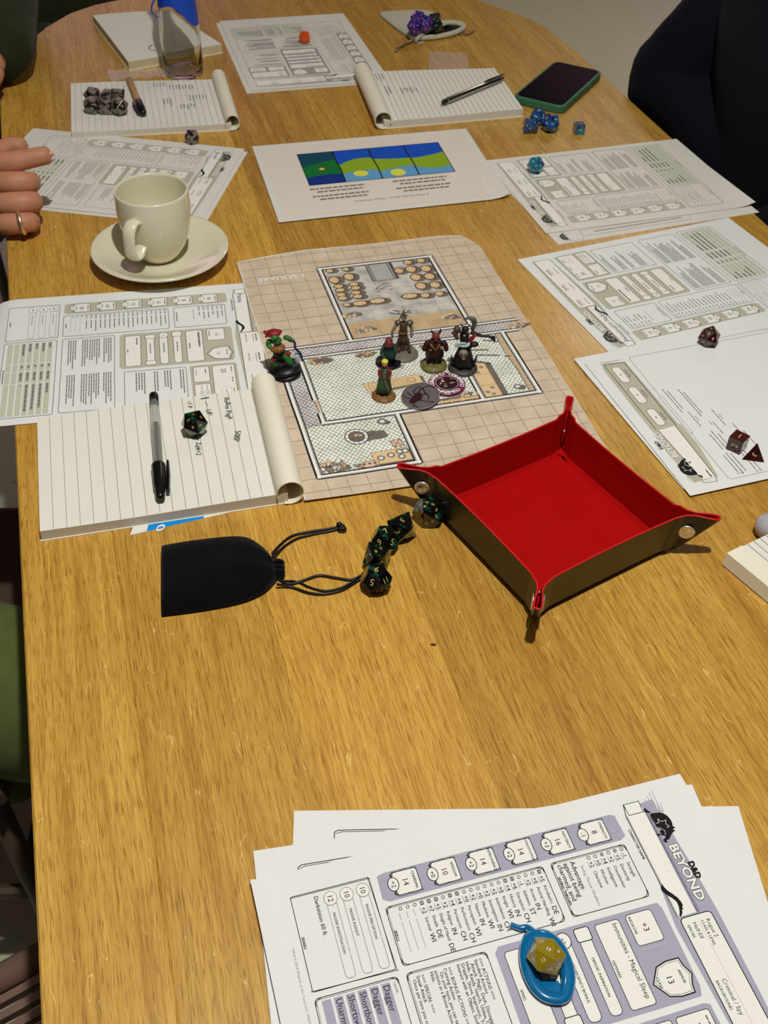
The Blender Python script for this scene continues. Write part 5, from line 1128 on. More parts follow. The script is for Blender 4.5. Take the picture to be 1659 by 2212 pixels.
for pts in ([(-3, -1), (1, -9), (9, -12), (16, -8)], [(-1, -2), (0, -7), (4, -9), (5, 0)], [(1, 0), (6, -2), (8, 2), (7, 7)], [(-5, -1), (-6, -7), (-2, -11), (2, -13)], [(-7, 0), (-10, -3), (-12, -7)], [(-8, 3), (-13, 2), (-16, -3)], [(-3, 6), (4, 9), (12, 12)], [(-6, 8), (-8, 13), (-4, 16)]): k.line(pts, 1.1, 'spider', L=4)
mk_ = k.emit('picture', lambda x, y: (x / 1000, -y / 1000), 0, None)
for v in mk_.data.vertices: v.co += Vector(mk_.location); v.co.z += -TZ + .00135
mk_.location = (0, 0, 0); mk_.parent = co

# rounded glossy grey thing half out of the frame beside the right notepad
bp0 = P(1664, 1136, .011)
tag(mk('paperweight', *lathe([(0, 0), (.006, .0002), (.0105, .003), (.0125, .0085), (.0122, .013), (.009, .018), (.004, .0205), (0, .021)], 32, (bp0.x, bp0.y, TZ + .0002), cap=False), mat('pearl_grey', (196, 192, 200), .25, coat=.4, noise=.15, nscale=60), smooth=True), 'small rounded pale grey object at the right photo edge, beyond the notepad', 'ornament')

# ================================================================ FIGURINES (local millimetres: x right, y away, z up)
def mm(V, s=.001): return [(a * s, b * s, c * s) for a, b, c in V]
def mini(name, label, xy, rot=0.0, tilt=None, z=0.0012):
    r_ = empty(name, (xy[0], xy[1], TZ + z), label, 'figurine', rot=(tilt[0], tilt[1], rot) if tilt else (0, 0, rot)); return r_
def part(root, name, m, *vf, smooth=True):
    b = MB()
    w_ = 1.0 if ('base' in name or name in ('rocks', 'moss')) else root.get('bulk', 1.0)
    for V, F in vf: b.add([(a * w_, q * w_, c) for a, q, c in mm(V)], F)
    return b.build(name, m, root, smooth, local=True)
def limb(nodes, sub=1): return skin([tuple(n) for n in nodes], [(i, i + 1) for i in range(len(nodes) - 1)], sub)
def mround(r, h, lip=.8): return lathe([(0, 0), (r, 0), (r, h * .35), (r - lip, h), (0, h)], 36, cap=False)
mpt = lambda n, c, **k_: mat(n, c, k_.pop('rough', .5), noise=k_.pop('noise', .2), nscale=k_.pop('nscale', 350), **k_)
m_tan = mpt('tan_base_paint', (140, 98, 52)); m_robe = mpt('green_robe_paint', (50, 82, 40)); m_dk = mpt('dark_paint', (22, 20, 22)); m_gold = mpt('yellow_paint', (240, 226, 60)); m_red = mpt('red_paint', (150, 36, 34))
m_steel = mpt('steel_paint', (120, 118, 108), rough=.35, metal=.5); m_skin = mpt('flesh_paint', (196, 140, 108)); m_black = mat('black_base', (14, 14, 15), .4, noise=.1); m_grey = mpt('grey_stone_paint', (118, 112, 98), noise=.15, nscale=300)
m_olive = mpt('mossy_base_paint', (128, 122, 62), nscale=500, noise=.3); m_brown = mpt('brown_paint', (92, 66, 44)); m_mar = mpt('maroon_paint', (56, 18, 16)); m_hair = mpt('auburn_paint', (130, 48, 36)); m_tealc = mpt('teal_cloak_paint', (30, 66, 58)); m_dgrey = mpt('dark_grey_base', (70, 66, 60), nscale=200)
m_bone = mpt('bone_paint', (150, 138, 122)); m_ice = mpt('ice_blue_paint', (188, 208, 208)); m_sage = mpt('sage_paint', (92, 98, 80)); m_lime = mpt('bright_green_paint', (52, 128, 48), nscale=250, noise=.3); m_oran = mpt('orange_leather_paint', (150, 96, 40)); m_blue = mpt('navy_paint', (38, 40, 84)); m_crim = mpt('crimson_paint', (150, 24, 34))
def robe(zs, rs, folds=7, amp=.10, sy=.75, c=(0, 0)):
    V = []; F = []; seg = 42
    for z, r in zip(zs, rs):
        f = (zs[-1] - z) / (zs[-1] - zs[0])
        for i in range(seg): a = 2 * pi * i / seg; q_ = r * (1 + amp * f * sin(folds * a + z * .15)); V.append((c[0] + q_ * cos(a), c[1] + q_ * sy * sin(a), z))
    for j in range(len(zs) - 1):
        for i in range(seg): F.append([j * seg + i, j * seg + (i + 1) % seg, (j + 1) * seg + (i + 1) % seg, (j + 1) * seg + i])
    return V, F + [list(range(seg))[::-1], [(len(zs) - 1) * seg + i for i in range(seg)]]
# 1 robed green archer with yellow hood
r = mini('robed_figurine', 'slim green robed figurine with yellow cap on a tan round base', (-.0045, .828))
part(r, 'base', m_tan, mround(12, 3.6, 2.4)); part(r, 'boots', m_dk, limb([(-2.6, -1.5, 3.4, 1.8), (-2.4, 0, 6, 1.8), (-2.2, .2, 12, 2)]), limb([(2.4, -1.2, 3.4, 1.8), (2.2, 0, 6, 1.8), (2, .2, 12, 2)]), limb([(0, 5, 3.4, 1.2), (3, 7, 3.6, .8), (7, 7, 3.6, .4)]))
part(r, 'robe', m_robe, robe([8, 14, 20, 26, 31, 34], [7.4, 6.6, 5.8, 4.8, 4.6, 3.4]))
part(r, 'arms', m_red, limb([(-4.3, 0, 33, 1.9), (-5.2, -1.5, 28, 1.7), (-3.4, -3.6, 24, 1.4)]), limb([(4.3, 0, 33, 2.1), (5.6, -1.2, 28, 1.8), (3.6, -3.8, 23, 1.4)]), limb([(-3.8, .2, 34.2, 2.2), (0, .4, 34.6, 2.2), (3.8, .2, 34.2, 2.2)]))
part(r, 'tunic_front', m_steel, limb([(0, -3.2, 33, 2.2), (.2, -4, 28, 2), (.2, -4, 24, 1.6)])); part(r, 'sword', m_steel, limb([(.6, -5.4, 24, .9), (2.6, -6, 17, 1.3), (4.6, -6.4, 11.5, .8)]))
part(r, 'head', m_skin, ball((0, -.8, 39.2), 2.7, 14, 10, (1, 1.05, 1.15)), ball((0, -3.4, 38.8), .6)); part(r, 'cap', m_gold, ball((0, -.2, 41.4), 3.2, 14, 10, (1.05, 1.05, .75))); part(r, 'hair', m_brown, ball((0, 1, 39), 2.9, 12, 8, (1, .9, 1.2)))
# 2 crouching teal cloak
r = mini('crouching_figurine', 'crouching auburn haired figurine in a teal cloak on a glossy black base', (-.0015, .8835))
part(r, 'base', m_black, lathe([(0, 0), (12.8, 0), (13, 1), (12.6, 3.2), (11.8, 3.6), (11.2, 3.0), (0, 2.8)], 40, cap=False)); part(r, 'body', m_tealc, limb([(-4, -2, 4, 2.4), (-4.6, -3.4, 9, 2.6), (-2, 0, 12, 3.6), (0, -.4, 18, 4.2), (0, -1, 22, 3.4)]), limb([(4, 1, 4, 2.6), (5, -1.4, 9, 2.8), (2, 0, 12, 3.4)]), robe([4, 9, 15, 21, 24], [6, 7, 7, 6, 4], 5, .1, .8, (0, 2)))
part(r, 'arms', m_tealc, limb([(-5, -1, 21, 2), (-7.4, -4, 16, 1.8), (-5.6, -7, 12, 1.4)]), limb([(5, -1, 21, 2), (7.8, -3.6, 17, 1.8), (6, -6.6, 14, 1.4)])); part(r, 'head', m_hair, ball((0, -3.2, 26), 3.9, 14, 10, (.95, 1, 1.15)), ball((0, -1.4, 28), 3.9, 12, 8), *[ball((2.8 * cos(a), -3 + 2.4 * sin(a), 23.4), 1.5, 8, 6) for a in (0, .8, 1.6, 2.4, 3.14)])
part(r, 'dagger', m_steel, limb([(-7, -4, 18, .7), (-5, -6.4, 13, .9), (-2, -8.2, 8, .5)])); part(r, 'tail', m_black, limb([(9, -5, 3.6, 1), (12, -8, 3, .7), (15, -8.6, 4.4, .5), (16, -8.4, 6, .3)]))
# 3 warrior with spiked helm
r = mini('warrior_figurine', 'brown armoured figurine with pointed helmet on a wide grey stone base', (.0125, .9005))
part(r, 'base', m_grey, lathe([(0, 0), (16.6, 0), (16.6, 1.4), (14.4, 3.8), (0, 3.4)], 40, cap=False)); part(r, 'rocks', m_grey, *[ball((12.0 * cos(a) - 1, 7 * sin(a), 3.4), 2.4, 8, 6, (1.3, 1, .6)) for a in (2.2, 2.9, 3.6)])
part(r, 'legs', m_brown, limb([(-3.4, -2.4, 4, 1.9), (-3.8, -.4, 7, 1.7), (-4.2, -.2, 14, 2.2), (-2.2, 0, 23, 2.8)]), limb([(7.6, -3, 4, 1.9), (7, -1, 7, 1.7), (5.6, -.4, 14, 2.2), (2.4, 0, 23, 2.8)])); part(r, 'boots', m_tan, limb([(-3.6, -2.6, 4, 2), (-3.8, -.6, 5.6, 1.9), (-3.9, -.4, 10, 1.9)]), limb([(7.8, -3.2, 4, 2), (7.2, -1.2, 5.6, 1.9), (6.6, -.6, 10, 1.9)]))
part(r, 'loincloth', m_brown, robe([13, 18, 24, 27], [4.6, 4.4, 4.6, 4.2], 5, .12, .7)); part(r, 'torso', m_brown, limb([(0, 0, 25, 3.8), (0, -.4, 31, 4.4), (0, 0, 37, 4.8), (0, 0, 40, 2.2)])); part(r, 'belt', m_tan, robe([26, 28], [4.8, 4.8], 3, .02, .85))
part(r, 'arms', m_bone, limb([(-5, 0, 38, 2.2), (-8.8, -1, 33, 1.9), (-11.5, -2, 27, 1.6), (-10.6, -3, 23.4, 1.6)]), limb([(5, 0, 38, 2.2), (8.4, -.4, 32, 1.9), (8.6, -2, 25, 1.6), (8.2, -3, 22, 1.6)])); part(r, 'shoulder_pads', m_steel, ball((-5.6, -.4, 38.6), 3, 10, 8, (1.2, 1, .8)), ball((6, -.4, 38.6), 3.4, 10, 8, (1.2, 1, .8)))
part(r, 'head', m_bone, ball((0, -.9, 43.4), 2.7, 12, 8, (.9, 1, 1.1))); part(r, 'helmet', m_steel, lathe([(3.0, 43.4), (3.0, 45.2), (2.2, 47.4), (.9, 50), (.5, 53), (.1, 54)], 16)); part(r, 'sword', m_steel, limb([(-9.8, -3.4, 25, .6), (-11.6, -2.6, 19, .9), (-13, -1.8, 12, .5)])); part(r, 'spear', m_steel, limb([(-8, 1.4, 30, .6), (-3, 2.6, 44, .6), (-1, 3, 50, .3)]))
# 4 maroon horned figure on mossy base
r = mini('horned_figurine', 'dark maroon figurine with small horns on a mossy green base', (.0445, .8805)); r['bulk'] = 1.12
part(r, 'base', m_olive, lathe([(0, 0), (13.4, 0), (13.6, 2.4), (12.6, 4.8), (0, 5.2)], 40, cap=False)); random.seed(8)
part(r, 'moss', m_olive, *[ball((9.5 * sqrt(random.random()) * cos(a), 9.5 * sqrt(random.random()) * sin(a), 4.8), random.uniform(1, 2.2), 7, 5, (1.2, 1.2, .7)) for a in np.linspace(0, 6.2, 30)])
part(r, 'legs', m_dk, limb([(-5.4, -2, 6, 2.2), (-5, -.4, 9, 1.9), (-3, 0, 18, 2.8)]), limb([(0, -1, 6, 1.4), (.2, 0, 16, 1.8)]), limb([(5.4, -2, 6, 2.2), (5, -.4, 9, 1.9), (3, 0, 18, 2.8)])); part(r, 'coat', m_mar, robe([13, 19, 25, 30, 34], [7.4, 7.6, 6.4, 6.2, 4.2], 6, .12, .7))
part(r, 'arms', m_mar, limb([(-5.6, 0, 32, 2.8), (-8.6, -1, 26, 2.6), (-10, -2.2, 20, 2.2)]), limb([(5.6, 0, 32, 2.8), (9.4, -1, 27, 2.8), (10, -2.2, 21, 2.4)])); part(r, 'straps', m_oran, tube([(-4.6, -4.4, 31), (-1.5, -5.6, 27), (1, -5.8, 24.5)], .8, 6), tube([(3.6, -4.8, 31), (1.8, -5.6, 27), (.5, -5.8, 24)], .8, 6), tube([(-5, -5.4, 25), (-3, -5.8, 24)], .9, 6))
part(r, 'head', m_hair, ball((0, -1.4, 38), 3.5, 12, 10, (1, 1, 1.1)), ball((0, -4, 35.6), 1.6)); part(r, 'horns', m_dk, limb([(2.2, 0, 40, 1.2), (4, 0, 43, .9), (3.4, 0, 46, .4)]), limb([(-2.2, 0, 40, 1.2), (-4.2, 0, 42, .9), (-4.4, 0, 44, .4)])); part(r, 'satchel', m_bone, ball((5.2, -5, 27), 1.5, 8, 6, (1, .7, 1.3)))
# 5 tall demon on grey base
r = mini('demon_figurine', 'tallest dark figurine with skull belt, red cloth and outstretched claw on a grey base', (.0735, .8785)); r['bulk'] = 1.18
part(r, 'base', m_dgrey, lathe([(0, 0), (14.6, 0), (15, 2), (14.4, 3.6), (12, 4.8), (0, 5)], 40, cap=False)); part(r, 'cloak', m_dk, robe([4, 10, 17, 24, 30], [9.5, 8.4, 7.2, 5.6, 3.6], 6, .12, .8), limb([(-8, -2, 6, 1.6), (-9.6, -2, 12, 1.2), (-10.4, -2, 18, .5)]), limb([(8, -2, 7, 1.6), (10, -2, 13, 1.2), (11, -2, 20, .5)]))
part(r, 'skull', m_bone, ball((-1, -6, 24), 3.8, 12, 10, (1, .9, 1.15)), ball((-.6, -7.6, 19.6), 2, 10, 6, (1, .8, 1))); part(r, 'skull_sockets', m_dk, ball((-2.4, -8.8, 24.6), 1.0), ball((.5, -8.8, 24.6), 1.0)); part(r, 'fur_collar', m_ice, limb([(-9, -4, 31, 1.4), (-5, -5, 33, 2.2), (0, -5, 32, 2.2), (4, -4, 34, 1.6)]), limb([(-7, -5, 33.5, 1), (-3, -6, 36, 1.4), (1, -5, 35, 1)]))
part(r, 'torso', m_dk, limb([(0, 0, 28, 3.6), (-1, 0, 36, 4.2), (-1, 0, 43, 4.8), (-.4, 0, 47, 2.4)]), ball((7.6, -2, 32), 3, 10, 8, (1.3, 1, .9)), limb([(3, -1, 26, 1.6), (6, -1, 30, 2), (8, -2, 32, 2)])); part(r, 'left_arm', m_brown, limb([(-4, 0, 45, 2.8), (-8, -1, 47, 2.6), (-9, -2, 42, 2.2), (-6, -4, 38, 1.8)]), ball((-7.6, -1, 48), 3.2, 8, 6), ball((-10, -1.4, 44), 2.2, 8, 6))
part(r, 'head', m_dk, ball((-1, -2.6, 49.5), 3, 12, 10, (1, 1, 1.1)), limb([(-3, -1, 51, 1), (-5, 0, 53.5, .5)]), limb([(1.2, -1, 51, 1), (3, 0, 53.5, .5)])); part(r, 'chest_marks', m_bone, ball((-1.4, -5, 44), 1.1, 8, 6), limb([(.6, -5, 45, .5), (1, -4.6, 49, .4)]))
part(r, 'red_cloth', m_crim, limb([(3, -2.6, 35, 1.8), (5, -3, 39, 2.2), (7, -3, 43, 1.8), (9, -3, 44, 1.0)])); part(r, 'right_arm', m_dk, limb([(3.6, 0, 45, 2.4), (8.6, -1, 43, 1.9), (14, -1.4, 41.4, 1.4), (18.4, -1.6, 41.8, 1.4), (21.4, -2, 41, 1.1)]), *[limb([(20.4, -2, 41, .8), (23 + i * .4, -2.4, 42.4 - i * 1.7, .6), (24.6, -2.8, 41.2 - i * 1.9, .3)], 0) for i in range(4)])
part(r, 'curved_blade', m_sage, limb([(5, 3, 44, 2.0), (6.8, 3, 51, 2.3), (6.4, 3, 57, 2.4), (1.6, 3, 58.6, 1.6), (-3, 3, 56, .7)]))
# 6 green figure with bow on black base, with a shadow disc added under it
r = mini('archer_figurine', 'bright green figurine with red hair on a tilted black base', (-.1035, .8590), 0, (radians(-3), radians(-9)), z=.0075); r['bulk'] = 1.4
part(r, 'base', m_black, lathe([(0, 0), (15.8, 0), (16, 1), (15.4, 3.4), (0, 3.8)], 44, cap=False)); part(r, 'shadow_base', m_black, lathe([(0, -6.2), (15.8, -6.2), (16, -5.6), (15.6, -2.6), (12, -2.2), (12, .2), (0, .2)], 44, cap=False))  # the lower black disc stands in for the base's cast shadow
part(r, 'legs', m_lime, limb([(-5, -1, 4, 2.4), (-5.4, -.6, 9, 2.2), (-4.6, -.4, 14, 2.5), (-2, 0, 20, 2.8)]), limb([(6, -1, 5, 2.4), (5.6, -3.4, 9, 2.6), (4, -2.6, 14, 2.8), (2, 0, 20, 2.8)])); part(r, 'knee_wraps', m_crim, ball((-5.2, -2, 14.4), 2.4, 8, 6), ball((5, -1.6, 18.4), 2.3, 8, 6))
part(r, 'torso', m_oran, limb([(0, 0, 19, 4), (-.6, -.8, 25, 5), (-1, -.6, 29, 4.6)]), ball((-1, -4, 26), 3.6, 10, 8, (1.5, .8, .9))); part(r, 'chest', m_lime, limb([(-1, 0, 29, 4.2), (-1.4, -.6, 34, 4.6), (-1.4, 0, 37, 2.2)])); part(r, 'arms', m_lime, limb([(-5.4, 0, 35, 2.4), (-7.6, -1, 30, 2.2), (-5, -4, 27, 1.8)]), limb([(3.6, 0, 36, 2.6), (7.4, -.4, 35, 2.2), (9.6, -1, 30.6, 1.8)]))
part(r, 'hair', m_crim, ball((-2.4, .4, 40.6), 4.4, 10, 8, (1.3, 1, .85)), *[limb([(-2 + i * 2.2, .4, 41, 1.4), (-3.6 + i * 2.6, .8, 43.6, .7)], 0) for i in range(-2, 3)], limb([(-5, 0, 40, 1.8), (-8.8, 0, 37.4, .8)])); part(r, 'head', m_lime, ball((-1.6, -2.6, 38.4), 2.8, 12, 8, (1, 1, 1.1)))
part(r, 'bow', m_blue, tube(spline([(7, -2, 35, ), (10.4, -2, 32), (11.4, -2, 29), (11, -2, 24), (13.8, -2, 17), (14, -2, 9)], 5), [.5, .6, .8, .9, 1.1, 1.3, 1.2] + [.9] * 19, 6)); part(r, 'blade', m_ice, limb([(11, -1, 16, 1.6), (10.6, -1, 10, 1.8), (10.4, -1, 6, 1.2)], 0)); part(r, 'loincloth', m_blue, robe([8, 14, 20], [2.6, 3.4, 4], 4, .15, .6))

# ================================================================ PEOPLE
SKN = mat('skin', (196, 136, 104), .5, noise=.09, nscale=60, bump=.08, bscale=900, spec=.35); NAIL = mat('nail', (212, 158, 132), .3, noise=.01)
def smat(name, c, **k_): return mat(name, c, k_.pop('rough', .9), noise=k_.pop('noise', .12), nscale=k_.pop('nscale', 40), bump=.25, bscale=900, sheen=k_.pop('sheen', .05), spec=.1, **k_)
NAVY = smat('navy_knit', (17, 17, 28), sheen=.02); DGREEN = smat('dark_green_cloth', (46, 52, 30)); OLIVE = smat('olive_cloth', (98, 108, 60)); JEANS = smat('dark_trousers', (22, 22, 28)); HAIR = mat('dark_hair', (40, 28, 20), .6, noise=.3, nscale=200)
def person(label, J, shirt, trou, hand_nodes=None, hair=HAIR, name='person', folds=True, cuff=.86, bulk=0.0):
    """J: dict of joints in world coords"""
    root = empty(name, (J['pelvis'][0], J['pelvis'][1], 0), label, 'person')
    v = {k_: Vector(p) for k_, p in J.items()}
    names = ['pelvis', 'waist', 'chest', 'neckb', 'neck', 'head', 'headt', 'shL', 'elL', 'wrL', 'shR', 'elR', 'wrR', 'hipL', 'knL', 'anL', 'toL', 'hipR', 'knR', 'anR', 'toR']
    fwd = Vector((J['fwd'][0], J['fwd'][1], 0)).normalized(); lat_ = Vector((-fwd.y, fwd.x, 0))
    v['waist'] = v['pelvis'].lerp(v['chest'], .45); v['neckb'] = (v['shL'] + v['shR']) / 2 + Vector((0, 0, .02)); v['neck'] = v['neckb'] + fwd * .02 + Vector((0, 0, .07)); v['head'] = v['neck'] + fwd * .02 + Vector((0, 0, .08)); v['headt'] = v['head'] + Vector((0, 0, .07))
    for s in 'LR':
        v['an' + s] = v.get('an' + s) or Vector((v['kn' + s].x + fwd.x * .02, v['kn' + s].y, .09)); v['to' + s] = v['an' + s] + fwd * .15 + Vector((0, 0, -.05)) - lat_ * 0
    rad = dict(pelvis=.13, waist=.12, chest=.135, neckb=.07, neck=.052, head=.072, headt=.068, shL=.055, elL=.040, wrL=.027, shR=.055, elR=.040, wrR=.027, hipL=.085, knL=.056, anL=.040, toL=.033, hipR=.085, knR=.056, anR=.040, toR=.033)
    ix = {n_: i for i, n_ in enumerate(names)}
    nodes = [(*v[n_], rad[n_]) for n_ in names]
    ed = [('pelvis', 'waist'), ('waist', 'chest'), ('chest', 'neckb'), ('neckb', 'neck'), ('neck', 'head'), ('head', 'headt'), ('neckb', 'shL'), ('shL', 'elL'), ('elL', 'wrL'), ('neckb', 'shR'), ('shR', 'elR'), ('elR', 'wrR'), ('pelvis', 'hipL'), ('hipL', 'knL'), ('knL', 'anL'), ('anL', 'toL'), ('pelvis', 'hipR'), ('hipR', 'knR'), ('knR', 'anR'), ('anR', 'toR')]
    mb = MB(); mb.add(*skin(nodes, [(ix[a], ix[b]) for a, b in ed], 1))
    # face
    h = v['head']; fc = h + fwd * .070
    mb.add(*ball(h + Vector((0, 0, .02)), .088, 16, 12, (.92, .92, 1.22)))
    mb.add(*skin([(*(fc + Vector((0, 0, .035)) - fwd * .01), .007), (*(fc + fwd * .026 + Vector((0, 0, .0))), .012), (*(fc - fwd * .01 + Vector((0, 0, -.012))), .009)], [(0, 1), (1, 2)], 1))
    for s in (-1, 1): mb.add(*ball(h + lat_ * .084 * s + Vector((0, 0, .015)), .028, 8, 6, (.5, .5, 1.1)))
    for s, hn in (hand_nodes or {}).items():
        for ch in hn: mb.add(*skin(ch[0], ch[1], 1))
    for s in 'LR':
        if s in (hand_nodes or {}): continue
        w = v['wr' + s]; d_ = (w - v['el' + s]).normalized(); up = Vector((0, 0, 1)); sd_ = d_.cross(up).normalized()
        mb.add(*skin([(*w, (.026, .018)), (*(w + d_ * .045), (.036, .014)), (*(w + d_ * .085), (.038, .013))], [(0, 1), (1, 2)], 1))
        for i, L_ in enumerate((.070, .078, .072, .058)):
            b_ = w + d_ * .080 + sd_ * (.028 - .0187 * i); mb.add(*skin([(*(b_ - d_ * .02), .009), (*(b_ + d_ * L_ * .45 - up * .003), .0088), (*(b_ + d_ * L_ * .8 - up * .016), .008), (*(b_ + d_ * L_ * .95 - up * .030), .007)], [(0, 1), (1, 2), (2, 3)], 1))
        b_ = w + d_ * .03 + sd_ * .025; mb.add(*skin([(*b_, .012), (*(b_ + d_ * .03 + sd_ * .022), .011), (*(b_ + d_ * .058 + sd_ * .026 - up * .01), .009)], [(0, 1), (1, 2)], 1))
    mb.build('body', SKN, root, smooth=True)
    for s in (-1, 1):
        e_ = mk('eye', *ball(h + fwd * .079 + lat_ * .031 * s + Vector((0, 0, .03)), .012, 10, 8), mat('eye_white', (225, 220, 212), .2), parent=root, smooth=True)
        mk('iris', *ball(h + fwd * .0885 + lat_ * .031 * s + Vector((0, 0, .03)), .0052, 8, 6), mat('iris_brown', (50, 34, 24), .2), parent=e_, smooth=True)
    mk('mouth', *ball(fc + fwd * .006 + Vector((0, 0, -.040)), .02, 12, 6, (.9, .9, .28)), mat('lips', (168, 92, 82), .5), parent=root, smooth=True)
    mk('hair', *ball(h - fwd * .016 + Vector((0, 0, .048)), .098, 18, 12, (.98, .98, 1.08)), hair, parent=root, smooth=True)
    # shirt: lofted torso and tapering sleeves
    up_ = Vector((0, 0, 1)); nb = v['neckb']; ch = v['chest']; pe = v['pelvis']
    def loft(secs, seg=32):
        V = []; F = []
        for c, hw, hd in secs:
            for q in range(seg):
                a = 2 * pi * q / seg; ca, sa = cos(a), sin(a); V.append(c + lat_ * hw * (abs(ca) ** .85) * (1 if ca > 0 else -1) + fwd * hd * (abs(sa) ** .85) * (1 if sa > 0 else -1))
        for n_ in range(len(secs) - 1):
            for q in range(seg): F.append([n_ * seg + q, n_ * seg + (q + 1) % seg, (n_ + 1) * seg + (q + 1) % seg, (n_ + 1) * seg + q])
        return V, F + [list(range(seg))[::-1], [(len(secs) - 1) * seg + q for q in range(seg)]]
    keys = [(pe - up_ * .06, .19, .15), (pe + up_ * .02, .20, .16), (pe.lerp(ch, .5), .18, .145), (ch - up_ * .02, .205, .145), (ch + up_ * .08, .205, .135), (nb - up_ * .05, .185, .105), (nb + up_ * .01, .12, .08), (nb + up_ * .045, .068, .066)]
    secs = []
    for n_ in range(len(keys) - 1):
        for t in np.linspace(0, 1, 9)[:-1]:
            a_, b_ = keys[n_], keys[n_ + 1]; u = t * t * (3 - 2 * t) * .5 + t * .5; secs.append((a_[0].lerp(b_[0], t), a_[1] + (b_[1] - a_[1]) * u + bulk, a_[2] + (b_[2] - a_[2]) * u + bulk))
    secs.append(keys[-1]); mb = MB(); mb.add(*loft(secs))
    for s in 'LR':
        e_ = v['el' + s]; w_ = e_.lerp(v['wr' + s], cuff); sh_ = v['sh' + s]
        pts = spline([nb.lerp(sh_, .45), sh_, sh_.lerp(e_, .5), e_.lerp(sh_, .12), e_ + (e_ - sh_.lerp(v['wr' + s], .5)) * .04, e_.lerp(w_, .15), e_.lerp(w_, .55), w_], 8); n_ = len(pts)
        rr_ = [float(np.interp(q / (n_ - 1), [0, .14, .3, .5, .62, .8, .97, 1], [.06, .074, .068, .060, .060, .052, .043, .039])) for q in range(n_)]
        mb.add(*tube(pts, rr_, 22))
    if folds: mb.V = [(x + .0035 * sin(48 * z + 22 * y + 9 * sin(13 * x)) * cos(17 * x), y + .0035 * sin(54 * z + 19 * x + 7 * sin(11 * y)), z + .003 * sin(60 * x + 31 * y)) for x, y, z in mb.V]
    mb.build('sweater', shirt, root, smooth=True)
    mb = MB(); mb.add(*loft([(pe - up_ * .10, .15, .12), (pe - up_ * .06, .185, .155), (pe + up_ * .05, .185, .150), (pe + up_ * .12, .165, .13)]))
    for s in 'LR':
        pts = spline([v['hip' + s] - fwd * .06, v['hip' + s].lerp(v['kn' + s], .5), v['kn' + s].lerp(v['hip' + s], .10), v['kn' + s] - up_ * .05, v['kn' + s].lerp(v['an' + s], .55), v['an' + s]], 10); n_ = len(pts)
        mb.add(*tube(pts, [float(np.interp(q / (n_ - 1), [0, .2, .45, .6, .8, 1], [.095, .092, .080, .074, .066, .058])) for q in range(n_)], 24))
    mb.V = [(x + .003 * sin(30 * y + 40 * z), y + .004 * sin(34 * x + 9 * z), z + .005 * sin(22 * x + 30 * y + 3 * sin(40 * y))) for x, y, z in mb.V]
    mb.build('trousers', trou, root, smooth=True)
    return root, v
def off(p, al, ac, z): q_ = TB(ac, al); return (q_.x, q_.y, z)
# navy sweater, right
nf = (-.95545, -.29515)
person('person in a navy sweater with folded arms sitting at the right side of the table',
       dict(fwd=nf, pelvis=off(0, 1.20, 1.15, .60), chest=off(0, 1.20, 1.11, .90), shR=off(0, 1.36, 1.14, 1.08), shL=off(0, 1.00, 1.10, 1.06), elR=off(0, 1.425, .972, .772), wrR=off(0, 1.20, 1.02, .68), elL=off(0, .96, 1.0, .78), wrL=off(0, 1.14, 1.0, .66),
            hipR=off(0, 1.29, 1.10, .55), hipL=off(0, 1.11, 1.10, .55), knR=off(0, 1.30, .70, .55), knL=off(0, 1.10, .70, .55)), NAVY, JEANS, cuff=1.02, bulk=.02)
# far left, dark green sleeve
wA = Vector((-.572, 1.535, .797)); dA = Vector((-.42, -.90, -.06)).normalized(); pA = Vector((-.90, .42, 0)).normalized()
hA = [([(*wA, (.026, .020)), (*(wA + dA * .040), (.034, .018)), (*(wA + dA * .080), (.036, .018))], [(0, 1), (1, 2)])]
for i in range(4):
    b0 = wA + dA * .070 + pA * (-.028 + .0187 * i); hA.append(([(*b0, .010), (*(b0 + dA * .032 + Vector((0, 0, .006))), .0098), (*(b0 + dA * .048 - Vector((0, 0, .010))), .009), (*(b0 + dA * .030 - Vector((0, 0, .018))), .008)], [(0, 1), (1, 2), (2, 3)]))
b0 = wA + dA * .03 - pA * .024; hA.append(([(*b0, .012), (*(b0 + dA * .030 - pA * .012 - Vector((0, 0, .006))), .011), (*(b0 + dA * .056 - pA * .006 - Vector((0, 0, .014))), .009)], [(0, 1), (1, 2)]))
person('person in a dark green sweater with an elbow on the far left of the table',
       dict(fwd=(1, -.25), pelvis=(-.98, 2.22, .58), chest=(-.90, 2.12, .90), shR=(-.78, 1.93, 1.09), shL=(-.86, 2.30, 1.09), elR=(-.640, 1.80, .825), wrR=(-.572, 1.535, .797), elL=(-.90, 2.42, .80), wrL=(-.80, 2.22, .72),
            hipR=(-.93, 2.10, .55), hipL=(-.93, 2.32, .55), knR=(-.56, 2.12, .55), knL=(-.56, 2.38, .55)), DGREEN, smat('dark_olive_cloth', (40, 42, 26)), {'R': hA}, cuff=1.0, bulk=.01)
